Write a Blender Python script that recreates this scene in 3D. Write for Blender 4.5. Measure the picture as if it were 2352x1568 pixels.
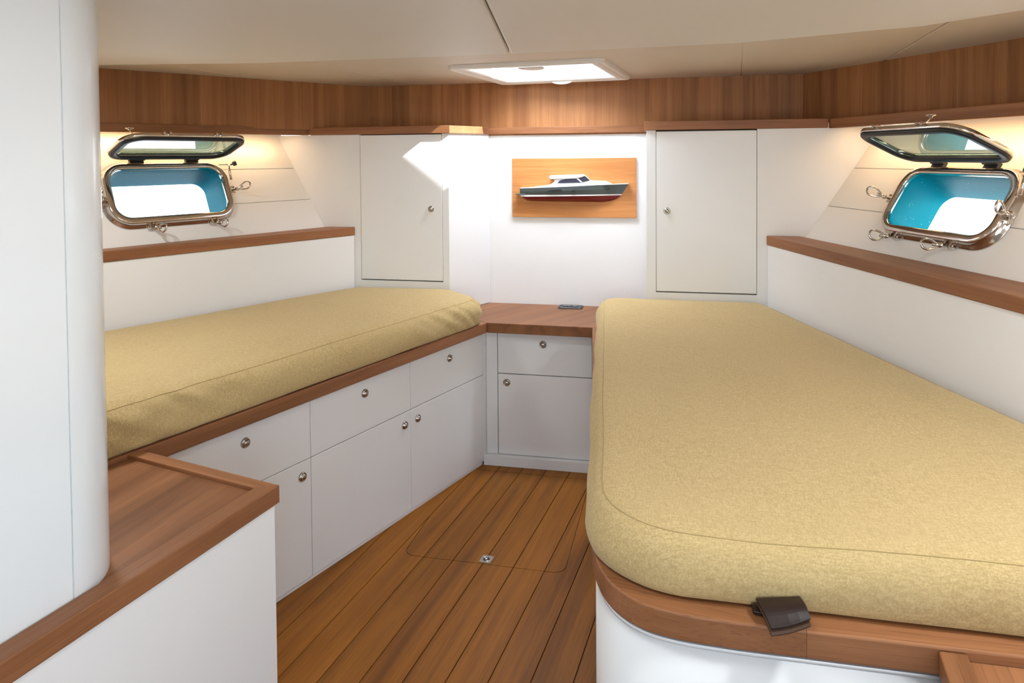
import bpy, bmesh, math, random
from mathutils import Vector, Matrix, noise

random.seed(7)
sc = bpy.context.scene
for o in list(bpy.data.objects):
    bpy.data.objects.remove(o)
C = sc.collection

# ------------------------------------------------------------------ camera
cam_d = bpy.data.cameras.new('camera')
cam = bpy.data.objects.new('camera', cam_d)
C.objects.link(cam)
cam_d.sensor_width = 36.0
cam_d.lens = 1640.0 / 2352.0 * 36.0
cam_d.shift_y = -(784 - 401) / 2352.0
cam_d.clip_start = 0.02
YAW, PITCH, ROLL = math.radians(11.7), math.radians(1.5), math.radians(0.447)
fw = Vector((-math.sin(YAW) * math.cos(PITCH), math.cos(YAW) * math.cos(PITCH), -math.sin(PITCH)))
rt = Vector((math.cos(YAW), math.sin(YAW), 0))
up = rt.cross(fw)
r2 = rt * math.cos(ROLL) - up * math.sin(ROLL)
u2 = up * math.cos(ROLL) + rt * math.sin(ROLL)
cm = Matrix((r2, u2, -fw)).transposed().to_4x4()
cm.translation = (0, 0, 1.5)
cam.matrix_world = cm
sc.camera = cam

# ------------------------------------------------------------------ view, world, lights
sc.view_settings.view_transform = 'Standard'
sc.view_settings.look = 'None'
sc.view_settings.gamma = 1.0
sc.view_settings.use_curve_mapping = False
sc.view_settings.exposure = 0.42
sc.cycles.use_denoising = True
sc.cycles.max_bounces = 10
sc.cycles.diffuse_bounces = 6
sc.cycles.glossy_bounces = 5
sc.cycles.transparent_max_bounces = 12
sc.cycles.sample_clamp_indirect = 6.0

SUN_DIR = Vector((-1.32, 0.31, -1.0)).normalized()      # direction the sunlight travels
w = bpy.data.worlds.new('sky'); sc.world = w; w.use_nodes = True
nt = w.node_tree; nt.nodes.clear()
sky = nt.nodes.new('ShaderNodeTexSky'); sky.sky_type = 'NISHITA'; sky.sun_disc = False
sky.sun_elevation = math.asin(-SUN_DIR.z)
sky.sun_rotation = math.atan2(-SUN_DIR.x, -SUN_DIR.y)
bg = nt.nodes.new('ShaderNodeBackground'); bg.inputs[1].default_value = 0.55
wo = nt.nodes.new('ShaderNodeOutputWorld')
nt.links.new(sky.outputs[0], bg.inputs[0]); nt.links.new(bg.outputs[0], wo.inputs[0])

sl = bpy.data.lights.new('sun', 'SUN'); sl.energy = 19.0; sl.angle = math.radians(0.6); sl.color = (1.0, 0.97, 0.94)
so = bpy.data.objects.new('sun', sl); C.objects.link(so)
so.rotation_euler = SUN_DIR.to_track_quat('-Z', 'Y').to_euler()

def area(name, loc, direction, sx, sy, power, col, portal=False, upv='Y', spread=180):
    l = bpy.data.lights.new(name, 'AREA'); l.shape = 'RECTANGLE'; l.size = sx; l.size_y = sy
    l.energy = power; l.color = col; l.spread = math.radians(spread)
    if portal: l.cycles.is_portal = True
    o = bpy.data.objects.new(name, l); C.objects.link(o)
    o.location = loc; o.rotation_euler = Vector(direction).to_track_quat('-Z', upv).to_euler()
    return o

# daylight that comes down the companionway, from the saloon behind the camera
area('companionway_daylight', (0.35, -1.12, 1.15), (-0.16, 1, -0.02), 1.5, 1.45, 10.5, (0.84, 0.93, 1.0), upv='Z')
# skylight falling through the deck hatch
area('hatch_skylight', (-0.53, 3.26, 1.980), (0, 0, -1), 0.46, 0.42, 19, (0.95, 0.98, 1.0), spread=130)

# ------------------------------------------------------------------ materials
def new_mat(name):
    m = bpy.data.materials.new(name); m.use_nodes = True
    return m, m.node_tree, m.node_tree.nodes['Principled BSDF']

def nd(t, kind, **kw):
    n = t.nodes.new(kind)
    for k, v in kw.items(): setattr(n, k, v)
    return n

def mixc(t, fac, a, b, blend='MIX'):
    n = nd(t, 'ShaderNodeMix', data_type='RGBA', blend_type=blend)
    for sock, val in ((n.inputs[0], fac), (n.inputs[6], a), (n.inputs[7], b)):
        if hasattr(val, 'is_linked') or hasattr(val, 'links'): t.links.new(val, sock)
        elif isinstance(val, (int, float)): sock.default_value = val
        else: sock.default_value = (*val, 1)
    return n.outputs[2]

def ramp(t, src, stops):
    r = nd(t, 'ShaderNodeValToRGB')
    while len(r.color_ramp.elements) < len(stops): r.color_ramp.elements.new(0.5)
    for e, (p, c) in zip(r.color_ramp.elements, stops):
        e.position = p; e.color = (*c, 1) if len(c) == 3 else c
    t.links.new(src, r.inputs[0]); return r.outputs[0]

def bump(t, b, src, strength, dist):
    n = nd(t, 'ShaderNodeBump'); n.inputs['Strength'].default_value = strength; n.inputs['Distance'].default_value = dist
    t.links.new(src, n.inputs['Height']); t.links.new(n.outputs[0], b.inputs['Normal'])

def paint(name, col, rough=0.35, spec=0.5, coat=0.0, tex=0.04):
    m, t, b = new_mat(name)
    tc = nd(t, 'ShaderNodeTexCoord')
    n = nd(t, 'ShaderNodeTexNoise'); n.inputs['Scale'].default_value = 3.0; n.inputs['Detail'].default_value = 3
    t.links.new(tc.outputs['Object'], n.inputs['Vector'])
    c2 = tuple(max(0, x * (1 - tex)) for x in col)
    t.links.new(mixc(t, n.outputs[0], col, c2), b.inputs['Base Color'])
    b.inputs['Roughness'].default_value = rough
    b.inputs['Specular IOR Level'].default_value = spec
    b.inputs['Coat Weight'].default_value = coat; b.inputs['Coat Roughness'].default_value = 0.06
    return m

def wood(name, light, dark, axis='X', rough=0.4, strips=0.0, objvar=0.10, long=0.9, across=16.0, coat=0.0):
    """teak; grain runs along the local axis given"""
    m, t, b = new_mat(name)
    tc = nd(t, 'ShaderNodeTexCoord'); oi = nd(t, 'ShaderNodeObjectInfo')
    off = nd(t, 'ShaderNodeVectorMath', operation='SCALE'); off.inputs[0].default_value = (13.1, 7.7, 3.3)
    t.links.new(oi.outputs['Random'], off.inputs['Scale'])
    add = nd(t, 'ShaderNodeVectorMath', operation='ADD')
    t.links.new(tc.outputs['Object'], add.inputs[0]); t.links.new(off.outputs[0], add.inputs[1])
    def mapped(l, a):
        mp = nd(t, 'ShaderNodeMapping')
        s = [a, a, a]; s['XYZ'.index(axis)] = l
        mp.inputs['Scale'].default_value = s
        t.links.new(add.outputs[0], mp.inputs['Vector']); return mp.outputs[0]
    n1 = nd(t, 'ShaderNodeTexNoise'); n1.inputs['Scale'].default_value = 1.0; n1.inputs['Detail'].default_value = 4; n1.inputs['Distortion'].default_value = 0.6
    t.links.new(mapped(long, across), n1.inputs['Vector'])
    n2 = nd(t, 'ShaderNodeTexNoise'); n2.inputs['Scale'].default_value = 1.0; n2.inputs['Detail'].default_value = 5
    t.links.new(mapped(long * 3, across * 9), n2.inputs['Vector'])
    n3 = nd(t, 'ShaderNodeTexNoise'); n3.inputs['Scale'].default_value = 1.0; n3.inputs['Detail'].default_value = 2
    t.links.new(mapped(6, 420), n3.inputs['Vector'])
    mid = tuple((a + c) / 2 for a, c in zip(light, dark))
    c1 = ramp(t, n1.outputs[0], [(0.30, dark), (0.47, mid), (0.68, light)])
    c2 = mixc(t, ramp(t, n2.outputs[0], [(0.35, (0, 0, 0)), (0.62, (0.55, 0.55, 0.55))]), tuple(x * 0.72 for x in dark), c1)
    c2 = mixc(t, 0.35, c1, c2)
    c3 = mixc(t, ramp(t, n3.outputs[0], [(0.28, (0.45, 0.45, 0.45)), (0.45, (0, 0, 0))]), c2, tuple(x * 0.45 for x in dark))
    if strips:
        sp = nd(t, 'ShaderNodeSeparateXYZ'); t.links.new(tc.outputs['Object'], sp.inputs[0])
        acr = 'XYZ'.index('X' if axis == 'Z' else 'Y')
        mu = nd(t, 'ShaderNodeMath', operation='DIVIDE'); mu.inputs[1].default_value = strips
        t.links.new(sp.outputs[acr], mu.inputs[0])
        fl = nd(t, 'ShaderNodeMath', operation='FLOOR'); t.links.new(mu.outputs[0], fl.inputs[0])
        wn = nd(t, 'ShaderNodeTexWhiteNoise', noise_dimensions='1D'); t.links.new(fl.outputs[0], wn.inputs['W'])
        hs = nd(t, 'ShaderNodeHueSaturation'); t.links.new(c3, hs.inputs['Color'])
        mr = nd(t, 'ShaderNodeMapRange'); mr.inputs[3].default_value = 0.88; mr.inputs[4].default_value = 1.10
        t.links.new(wn.outputs['Value'], mr.inputs[0]); t.links.new(mr.outputs[0], hs.inputs['Value']); c3 = hs.outputs[0]
    hs = nd(t, 'ShaderNodeHueSaturation'); t.links.new(c3, hs.inputs['Color'])
    mr = nd(t, 'ShaderNodeMapRange'); mr.inputs[3].default_value = 1 - objvar; mr.inputs[4].default_value = 1 + objvar
    t.links.new(oi.outputs['Random'], mr.inputs[0]); t.links.new(mr.outputs[0], hs.inputs['Value'])
    t.links.new(hs.outputs[0], b.inputs['Base Color'])
    b.inputs['Roughness'].default_value = rough + 0.08; b.inputs['Specular IOR Level'].default_value = 0.32
    b.inputs['Coat Weight'].default_value = coat; b.inputs['Coat Roughness'].default_value = 0.15
    bump(t, b, n3.outputs[0], 0.08, 0.001)
    return m

def fabric(name, a, bcol):
    m, t, b = new_mat(name)
    tc = nd(t, 'ShaderNodeTexCoord')
    def thread(scale, rot):
        mp = nd(t, 'ShaderNodeMapping'); mp.inputs['Rotation'].default_value = rot; mp.inputs['Scale'].default_value = scale
        t.links.new(tc.outputs['Object'], mp.inputs['Vector'])
        tn = nd(t, 'ShaderNodeTexNoise'); tn.inputs['Scale'].default_value = 1.0; tn.inputs['Detail'].default_value = 2.0
        t.links.new(mp.outputs[0], tn.inputs['Vector']); return tn.outputs[0]
    w1 = thread((560, 60, 420), (0, 0, 0.45)); w2 = thread((60, 560, 90), (0, 0, 0.45))
    mu = nd(t, 'ShaderNodeMath', operation='ADD'); t.links.new(w1, mu.inputs[0]); t.links.new(w2, mu.inputs[1])
    n = nd(t, 'ShaderNodeTexNoise'); n.inputs['Scale'].default_value = 260; n.inputs['Detail'].default_value = 3
    t.links.new(tc.outputs['Object'], n.inputs['Vector'])
    n0 = nd(t, 'ShaderNodeTexNoise'); n0.inputs['Scale'].default_value = 3.2; n0.inputs['Detail'].default_value = 4
    t.links.new(tc.outputs['Object'], n0.inputs['Vector'])
    hf = nd(t, 'ShaderNodeMath', operation='MULTIPLY'); hf.inputs[1].default_value = 0.5; t.links.new(mu.outputs[0], hf.inputs[0])
    c = ramp(t, hf.outputs[0], [(0.38, bcol), (0.50, tuple((p + q) / 2 for p, q in zip(a, bcol))), (0.62, a)])
    c = mixc(t, ramp(t, n.outputs[0], [(0.35, (0.55, 0.55, 0.55)), (0.6, (0, 0, 0))]), c, tuple(x * 0.78 for x in bcol))
    c = mixc(t, ramp(t, n0.outputs[0], [(0.35, (0.0, 0.0, 0.0)), (0.7, (0.35, 0.35, 0.35))]), c, tuple(x * 0.86 for x in a))
    t.links.new(c, b.inputs['Base Color'])
    b.inputs['Roughness'].default_value = 0.9; b.inputs['Specular IOR Level'].default_value = 0.15
    b.inputs['Sheen Weight'].default_value = 0.25; b.inputs['Sheen Tint'].default_value = (0.9, 0.8, 0.6, 1)
    bump(t, b, mu.outputs[0], 0.25, 0.0004)
    return m

def metal(name, col, rough):
    m, t, b = new_mat(name)
    tc = nd(t, 'ShaderNodeTexCoord'); n = nd(t, 'ShaderNodeTexNoise'); n.inputs['Scale'].default_value = 60
    t.links.new(tc.outputs['Object'], n.inputs['Vector'])
    t.links.new(mixc(t, n.outputs[0], col, tuple(x * 0.92 for x in col)), b.inputs['Base Color'])
    b.inputs['Metallic'].default_value = 1.0; b.inputs['Roughness'].default_value = rough
    return m

def glass(name, tint, gloss, rough=0.02):
    m = bpy.data.materials.new(name); m.use_nodes = True; t = m.node_tree; t.nodes.clear()
    tr = nd(t, 'ShaderNodeBsdfTransparent'); tr.inputs[0].default_value = (*tint, 1)
    gl = nd(t, 'ShaderNodeBsdfGlossy'); gl.inputs['Roughness'].default_value = rough
    lw = nd(t, 'ShaderNodeLayerWeight'); lw.inputs[0].default_value = 0.5
    fr = nd(t, 'ShaderNodeMath', operation='POWER'); fr.inputs[1].default_value = 4.0; t.links.new(lw.outputs['Facing'], fr.inputs[0])
    ad = nd(t, 'ShaderNodeMath', operation='MULTIPLY_ADD', use_clamp=True); ad.inputs[1].default_value = 0.8; ad.inputs[2].default_value = gloss
    t.links.new(fr.outputs[0], ad.inputs[0])
    mx = nd(t, 'ShaderNodeMixShader'); t.links.new(ad.outputs[0], mx.inputs[0])
    t.links.new(tr.outputs[0], mx.inputs[1]); t.links.new(gl.outputs[0], mx.inputs[2])
    o = nd(t, 'ShaderNodeOutputMaterial'); t.links.new(mx.outputs[0], o.inputs[0])
    return m

def blind_mat():
    m = bpy.data.materials.new('blind_fabric'); m.use_nodes = True; t = m.node_tree; t.nodes.clear()
    a = nd(t, 'ShaderNodeBsdfTranslucent'); a.inputs[0].default_value = (0.9, 0.9, 0.88, 1)
    b = nd(t, 'ShaderNodeBsdfDiffuse'); b.inputs[0].default_value = (0.9, 0.9, 0.88, 1)
    x = nd(t, 'ShaderNodeMixShader'); x.inputs[0].default_value = 0.35
    t.links.new(a.outputs[0], x.inputs[1]); t.links.new(b.outputs[0], x.inputs[2])
    o = nd(t, 'ShaderNodeOutputMaterial'); t.links.new(x.outputs[0], o.inputs[0]); return m

def emit(name, col, s):
    m = bpy.data.materials.new(name); m.use_nodes = True; t = m.node_tree; t.nodes.clear()
    e = nd(t, 'ShaderNodeEmission'); e.inputs[0].default_value = (*col, 1); e.inputs[1].default_value = s
    o = nd(t, 'ShaderNodeOutputMaterial'); t.links.new(e.outputs[0], o.inputs[0]); return m

M = {}
M['white'] = paint('white_lacquer', (0.80, 0.793, 0.785), 0.36)
M['wall_white'] = paint('white_wall_lacquer', (0.82, 0.81, 0.80), 0.42)
M['gelcoat'] = paint('white_gelcoat', (0.76, 0.79, 0.81), 0.22, coat=0.3, tex=0.02)
M['lining'] = paint('lining_paint', (0.83, 0.79, 0.73), 0.32)
M['headliner'] = paint('beige_vinyl', (0.72, 0.675, 0.60), 0.55, tex=0.05)
M['headliner_fore'] = paint('tan_vinyl', (0.64, 0.55, 0.43), 0.55, tex=0.05)
M['gap'] = paint('dark_gap', (0.05, 0.045, 0.04), 0.8)
T_L, T_D = (0.38, 0.160, 0.066), (0.215, 0.082, 0.031)
M['teak'] = wood('teak', T_L, T_D, 'X', 0.38)
M['teak_counter'] = wood('teak_counter', T_L, T_D, 'X', 0.36, strips=0.105, long=0.7)
M['teak_band'] = wood('teak_veneer', (0.47, 0.205, 0.074), (0.28, 0.108, 0.033), 'Z', 0.45, strips=0.118, long=0.5, across=22)
M['teak_floor'] = wood('teak_sole', (0.37, 0.130, 0.008), (0.16, 0.050, 0.003), 'X', 0.42, objvar=0.14, long=0.8)
M['teak_floor'].node_tree.nodes['Principled BSDF'].inputs['Specular IOR Level'].default_value = 0.28
M['cherry'] = wood('honey_plaque', (0.62, 0.27, 0.09), (0.45, 0.17, 0.045), 'X', 0.35, long=1.2, across=26)
M['fabric'] = fabric('khaki_weave', (0.62, 0.462, 0.225), (0.43, 0.305, 0.13))
M['seam'] = paint('seam_thread', (0.40, 0.29, 0.12), 0.9)
M['steel'] = metal('polished_steel', (0.70, 0.64, 0.58), 0.10)
M['knob'] = metal('knob_steel', (0.50, 0.46, 0.42), 0.20)
M['brushed'] = metal('satin_steel', (0.66, 0.63, 0.60), 0.24)
M['gasket'] = paint('black_rubber', (0.010, 0.011, 0.014), 0.45)
M['black'] = paint('black_plastic', (0.03, 0.03, 0.034), 0.4)
M['grey_plastic'] = paint('grey_plastic', (0.12, 0.115, 0.12), 0.4)
M['leather'] = paint('dark_leather', (0.022, 0.008, 0.006), 0.38, tex=0.4)
M['leather_edge'] = paint('leather_edge', (0.07, 0.028, 0.010), 0.7, tex=0.3)
M['frame_white'] = paint('hatch_moulding', (0.80, 0.76, 0.70), 0.35)
M['pane'] = glass('lid_glass', (0.50, 0.66, 0.70), 0.22)
M['hatch_pane'] = glass('hatch_acrylic', (0.93, 0.96, 1.0), 0.02)
M['model_grey'] = paint('model_grey', (0.085, 0.105, 0.105), 0.3)
M['model_red'] = paint('model_red', (0.15, 0.008, 0.010), 0.3)
M['model_white'] = paint('model_white', (0.85, 0.85, 0.85), 0.3)
M['model_glass'] = paint('model_glass', (0.045, 0.045, 0.07), 0.12)
M['pontoon'] = paint('pontoon_concrete', (0.62, 0.63, 0.62), 0.8, tex=0.25)
M['blind'] = blind_mat()
M['led'] = emit('warm_led', (1.0, 0.66, 0.30), 5.0)
M['lamp'] = emit('fill_diffuser', (1.0, 0.93, 0.84), 4.0)  # glowing face of the added fill lamps

def tunnel_mat():
    m, t, b = new_mat('blue_gelcoat')
    tc = nd(t, 'ShaderNodeTexCoord')
    v = nd(t, 'ShaderNodeTexVoronoi'); v.inputs['Scale'].default_value = 75
    t.links.new(tc.outputs['Object'], v.inputs['Vector'])
    spk = ramp(t, v.outputs['Distance'], [(0.06, (1, 1, 1)), (0.13, (0, 0, 0))])
    wn = nd(t, 'ShaderNodeTexNoise'); wn.inputs['Scale'].default_value = 30; t.links.new(tc.outputs['Object'], wn.inputs['Vector'])
    k = ramp(t, wn.outputs[0], [(0.5, (0, 0, 0)), (0.6, (1, 1, 1))])
    f = nd(t, 'ShaderNodeMath', operation='MULTIPLY'); t.links.new(spk, f.inputs[0]); t.links.new(k, f.inputs[1])
    t.links.new(mixc(t, f.outputs[0], (0.001, 0.20, 0.27), (0.5, 0.65, 0.7)), b.inputs['Base Color'])
    b.inputs['Roughness'].default_value = 0.5; b.inputs['Specular IOR Level'].default_value = 0.05
    return m
M['tunnel'] = tunnel_mat()

# ------------------------------------------------------------------ builders
WM = {}
def link(name, me, mat, world=None, parent=None, smooth=False):
    o = bpy.data.objects.new(name, me); C.objects.link(o)
    if mat is not None and me is not None and not me.materials: me.materials.append(mat if not isinstance(mat, str) else M[mat])
    world = world or Matrix.Identity(4)
    WM[o.name] = world
    if parent is not None:
        o.parent = parent; o.matrix_parent_inverse = WM[parent.name].inverted()
    o.matrix_basis = world
    if smooth and me is not None:
        for p in me.polygons: p.use_smooth = True
    return o

def thing(name, label, cat, loc=(0, 0, 0), kind=None, group=None):
    o = bpy.data.objects.new(name, None); C.objects.link(o); o.empty_display_size = 0.05
    o.matrix_basis = Matrix.Translation(loc); WM[o.name] = o.matrix_basis.copy()
    return tag(o, label, cat, kind, group)

def tag(o, label, cat, kind=None, group=None):
    if label: o['label'] = label
    if cat: o['category'] = cat
    if kind: o['kind'] = kind
    if group: o['group'] = group
    return o

def tomesh(bm, name, bevel=0.0, seg=2, ang=30, skip=None):
    bmesh.ops.recalc_face_normals(bm, faces=bm.faces)
    if bevel:
        es = [e for e in bm.edges if len(e.link_faces) == 2 and e.calc_face_angle(0) > math.radians(ang) and not (skip and skip(e))]
        bmesh.ops.bevel(bm, geom=es, offset=bevel, segments=seg, affect='EDGES', profile=0.5, clamp_overlap=True)
    me = bpy.data.meshes.new(name); bm.to_mesh(me); bm.free(); return me

def add_prism(bm, poly, z0, z1):
    lo = [bm.verts.new((p[0], p[1], z0)) for p in poly]; hi = [bm.verts.new((p[0], p[1], z1)) for p in poly]
    n = len(poly)
    bm.faces.new(lo[::-1]); bm.faces.new(hi)
    for i in range(n): bm.faces.new((lo[i], lo[(i + 1) % n], hi[(i + 1) % n], hi[i]))

def frame_xy(origin, ang):
    """local +X along the plan direction given by angle (degrees, measured from +X)"""
    return Matrix.Translation((origin[0], origin[1], 0)) @ Matrix.Rotation(math.radians(ang), 4, 'Z')

def piece(name, poly, z0, z1, mat, parent=None, along=None, bevel=0.0, seg=2, smooth=False, joint=None):
    """vertical prism of a world xy polygon; grain along the direction of two polygon points (indices)"""
    if along is None: along = (poly[0], poly[1])
    a, b = along
    ang = math.degrees(math.atan2(b[1] - a[1], b[0] - a[0]))
    W = frame_xy(poly[0], ang) @ Matrix.Translation((0, 0, z0)); Wi = W.inverted()
    bm = bmesh.new(); add_prism(bm, [(Wi @ Vector((p[0], p[1], 0)))[:2] for p in poly], 0, z1 - z0)
    sk = None
    if joint:                       # edges lying on the joint line (two plan points) stay sharp
        j0, j1 = Vector(joint[0]), Vector(joint[1]); jn = Vector((-(j1 - j0).y, (j1 - j0).x)).normalized()
        sk = lambda e: all(abs(((W @ v.co).xy - j0).dot(jn)) < 0.0012 for v in e.verts)
    return link(name, tomesh(bm, name, bevel, seg, 30, sk), M[mat], W, parent, smooth)

def slab(name, a, b, thick, z0, z1, mat, parent=None, bevel=0.0, za=None):
    """vertical panel: front face on the plan line a->b, thickness to the left of that direction"""
    d = Vector((b[0] - a[0], b[1] - a[1])); L = d.length; d.normalize(); n = Vector((-d.y, d.x))
    W = Matrix(((d.x, n.x, 0, a[0]), (d.y, n.y, 0, a[1]), (0, 0, 1, z0), (0, 0, 0, 1)))
    bm = bmesh.new(); add_prism(bm, [(0, 0), (L, 0), (L, thick), (0, thick)], 0, z1 - z0)
    return link(name, tomesh(bm, name, bevel), M[mat], W, parent)

def box(name, x0, x1, y0, y1, z0, z1, mat, parent=None, bevel=0.0):
    return slab(name, (x0, y0), (x1, y0), y1 - y0, z0, z1, mat, parent, bevel)

def add_lathe(bm, prof, seg=20, M4=None):
    M4 = M4 or Matrix.Identity(4); rings = []
    for r, z in prof:
        if r < 1e-6: rings.append([bm.verts.new(M4 @ Vector((0, 0, z)))])
        else: rings.append([bm.verts.new(M4 @ Vector((r * math.cos(2 * math.pi * i / seg), r * math.sin(2 * math.pi * i / seg), z))) for i in range(seg)])
    for A, B in zip(rings, rings[1:]):
        for i in range(seg):
            j = (i + 1) % seg
            if len(A) == 1 and len(B) == 1: continue
            if len(A) == 1: bm.faces.new((A[0], B[i], B[j]))
            elif len(B) == 1: bm.faces.new((A[i], A[j], B[0]))
            else: bm.faces.new((A[i], A[j], B[j], B[i]))

def add_tube(bm, pts, r, seg=8, closed=False):
    pts = [Vector(p) for p in pts]; n = len(pts); rings = []; prev = None
    for i, p in enumerate(pts):
        if closed: t = (pts[(i + 1) % n] - pts[i - 1]).normalized()
        else: t = (pts[min(i + 1, n - 1)] - pts[max(i - 1, 0)]).normalized()
        if prev is None:
            prev = t.orthogonal().normalized()
        a = (prev - t * prev.dot(t)).normalized(); prev = a; b = t.cross(a)
        rings.append([bm.verts.new(p + (a * math.cos(2 * math.pi * k / seg) + b * math.sin(2 * math.pi * k / seg)) * r) for k in range(seg)])
    m = n if closed else n - 1
    for i in range(m):
        A, B = rings[i], rings[(i + 1) % n]
        sh = 0
        if closed and i == n - 1:
            sh = min(range(seg), key=lambda s: (A[0].co - B[s].co).length)
        for k in range(seg): bm.faces.new((A[k], A[(k + 1) % seg], B[(k + 1 + sh) % seg], B[(k + sh) % seg]))
    if not closed:
        bm.faces.new(rings[0][::-1]); bm.faces.new(rings[-1])

def loft(bm, rings, closed_ring=True, cap0=False, cap1=False):
    R = [[bm.verts.new(p) for p in r] for r in rings]
    n = len(R[0])
    for A, B in zip(R, R[1:]):
        for i in range(n if closed_ring else n - 1):
            j = (i + 1) % n; bm.faces.new((A[i], A[j], B[j], B[i]))
    if cap0: bm.faces.new(R[0][::-1])
    if cap1: bm.faces.new(R[-1])
    return R

def rrect(w_, h_, r, seg=8):
    """rounded rectangle, half sizes, counter-clockwise"""
    r = max(min(r, w_ - 1e-4, h_ - 1e-4), 1e-4); out = []
    for cx, cy, a0 in ((w_ - r, h_ - r, 0), (-w_ + r, h_ - r, 90), (-w_ + r, -h_ + r, 180), (w_ - r, -h_ + r, 270)):
        for k in range(seg + 1):
            a = math.radians(a0 + 90 * k / seg); out.append((cx + r * math.cos(a), cy + r * math.sin(a)))
    return out

def bool_cut(o, cutter):
    md = o.modifiers.new('cut', 'BOOLEAN'); md.operation = 'DIFFERENCE'; md.object = cutter; md.solver = 'EXACT'
    bpy.context.view_layer.update()
    dg = bpy.context.evaluated_depsgraph_get()
    me = bpy.data.meshes.new_from_object(o.evaluated_get(dg))
    o.modifiers.clear(); old = o.data; o.data = me
    if not me.materials and old.materials: me.materials.append(old.materials[0])

def ring_offset(P, d):
    """inward offset of a counter-clockwise closed polyline (dense)"""
    n = len(P); out = []
    for i in range(n):
        t = (P[(i + 1) % n] - P[i - 1]).normalized(); out.append(P[i] + Vector((-t.y, t.x)) * d)
    return out

def round_poly(pts, radii, seg=10, step=0.04):
    """rounded, resampled closed outline (counter-clockwise)"""
    pts = [Vector(p) for p in pts]; n = len(pts); path = []
    for i in range(n):
        p, a, b = pts[i], pts[i - 1], pts[(i + 1) % n]; r = radii[i]
        da, db = (a - p).normalized(), (b - p).normalized()
        if r <= 0: path.append(p); continue
        ha = math.acos(max(-1, min(1, da.dot(db)))) / 2; t = r / math.tan(ha)
        s, e = p + da * t, p + db * t
        c = p + (da + db).normalized() * (r / math.sin(ha))
        a0 = math.atan2(s.y - c.y, s.x - c.x); a1 = math.atan2(e.y - c.y, e.x - c.x)
        while a1 - a0 > math.pi: a1 -= 2 * math.pi
        while a1 - a0 < -math.pi: a1 += 2 * math.pi
        for k in range(seg + 1):
            q = a0 + (a1 - a0) * k / seg; path.append(c + Vector((math.cos(q), math.sin(q))) * r)
    out = []
    for i in range(len(path)):
        a, b = path[i], path[(i + 1) % len(path)]; L = (b - a).length
        if L < 1e-5: continue
        m = max(1, int(round(L / step)))
        for k in range(m): out.append(a.lerp(b, k / m))
    return out

def knob(parent, pos, direction, s=1.0):
    s *= 1.18
    """chrome push-button latch"""
    d = Vector(direction).normalized()
    W = Matrix.Translation(pos) @ d.to_track_quat('Z', 'Y').to_matrix().to_4x4()
    bm = bmesh.new()
    add_lathe(bm, [(0, -0.001), (0.0145, -0.001), (0.0145, 0.002), (0.0125, 0.006), (0.0105, 0.0062), (0.0100, 0.0046), (0.0092, 0.0046), (0.0088, 0.0085), (0.006, 0.0108), (0, 0.0115)], 24)
    bmesh.ops.scale(bm, vec=(s, s, s), verts=bm.verts)
    o = link('knob', tomesh(bm, 'knob'), M['knob'], W, parent, True)
    o['label'] = 'round chrome push-button knob'
    return o

# ================================================================== THE SETTING
# outside: pale pontoon and water level around the hull
bm = bmesh.new(); add_prism(bm, [(-60, -60), (60, -60), (60, 60), (-60, 60)], -0.9, -0.7)
tag(link('ground', tomesh(bm, 'ground'), M['pontoon']), 'bright sunlit pontoon outside the portlights', 'ground', 'structure')

# floor: tapering teak planks with recessed joints over a dark sub-floor
floor = tag(box('floor', -4.4, 2.4, -1.4, 3.9, -0.06, -0.006, 'gap'), 'teak plank cabin sole with fine dark joints', 'floor', 'structure')
def jx(k, Y):
    f = (Y - 1.9) / 1.4
    return (-0.84 + 0.117 * k) * (1 - f) + (-0.65 + 0.1127 * k) * f
lidp = round_poly([(-0.955, 2.515), (-0.338, 2.508), (-0.316, 3.27), (-0.93, 3.28)], [0.045, 0.045, 0.045, 0.045], 8, 0.2)
gb = bmesh.new()
g_out = lidp; g_in = ring_offset(lidp, 0.0028)
loft(gb, [[(p.x, p.y, -0.004) for p in g_out], [(p.x, p.y, 0.01) for p in g_out], [(p.x, p.y, 0.01) for p in g_in], [(p.x, p.y, -0.004) for p in g_in], [(p.x, p.y, -0.004) for p in g_out]])
bmesh.ops.remove_doubles(gb, verts=gb.verts, dist=1e-6)
cutter = link('cutter', tomesh(gb, 'cutter'), None)
for k in range(-5, 8):
    g = 0.0013
    Ya, Yb = 0.2, 3.345
    poly = [(jx(k, Ya) + g, Ya), (jx(k + 1, Ya) - g, Ya), (jx(k + 1, Yb) - g, Yb), (jx(k, Yb) + g, Yb)]
    # the starboard edge planks end under the big berth, the port ones under the bunk lockers
    pl = piece('plank', poly, -0.006, 0.0, 'teak_floor', floor, along=(poly[0], poly[3]), bevel=0.0008, seg=1)
    if -2 <= k <= 5: bool_cut(pl, cutter)
bpy.data.objects.remove(cutter)

# fore wall, aft wall with the companionway opening
tag(box('wall_fore', -1.9, 1.1, 3.76, 3.80, 0.0, 1.95, 'wall_white'), 'white painted fore wall behind the boat plaque', 'wall', 'structure')
wa = thing('wall_aft', 'white aft wall around the companionway', 'wall', (0, -1.3, 0), 'structure')
for nm, x0, x1, z0, z1 in (('panel', -4.4, -0.5, 0, 1.95), ('panel', 1.15, 2.4, 0, 1.95), ('panel', -0.5, 1.15, 1.88, 1.95), ('panel', -0.5, 1.15, 0, 0.4)):
    box(nm, x0, x1, -1.3, -1.26, z0, z1, 'wall_white', wa)

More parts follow.
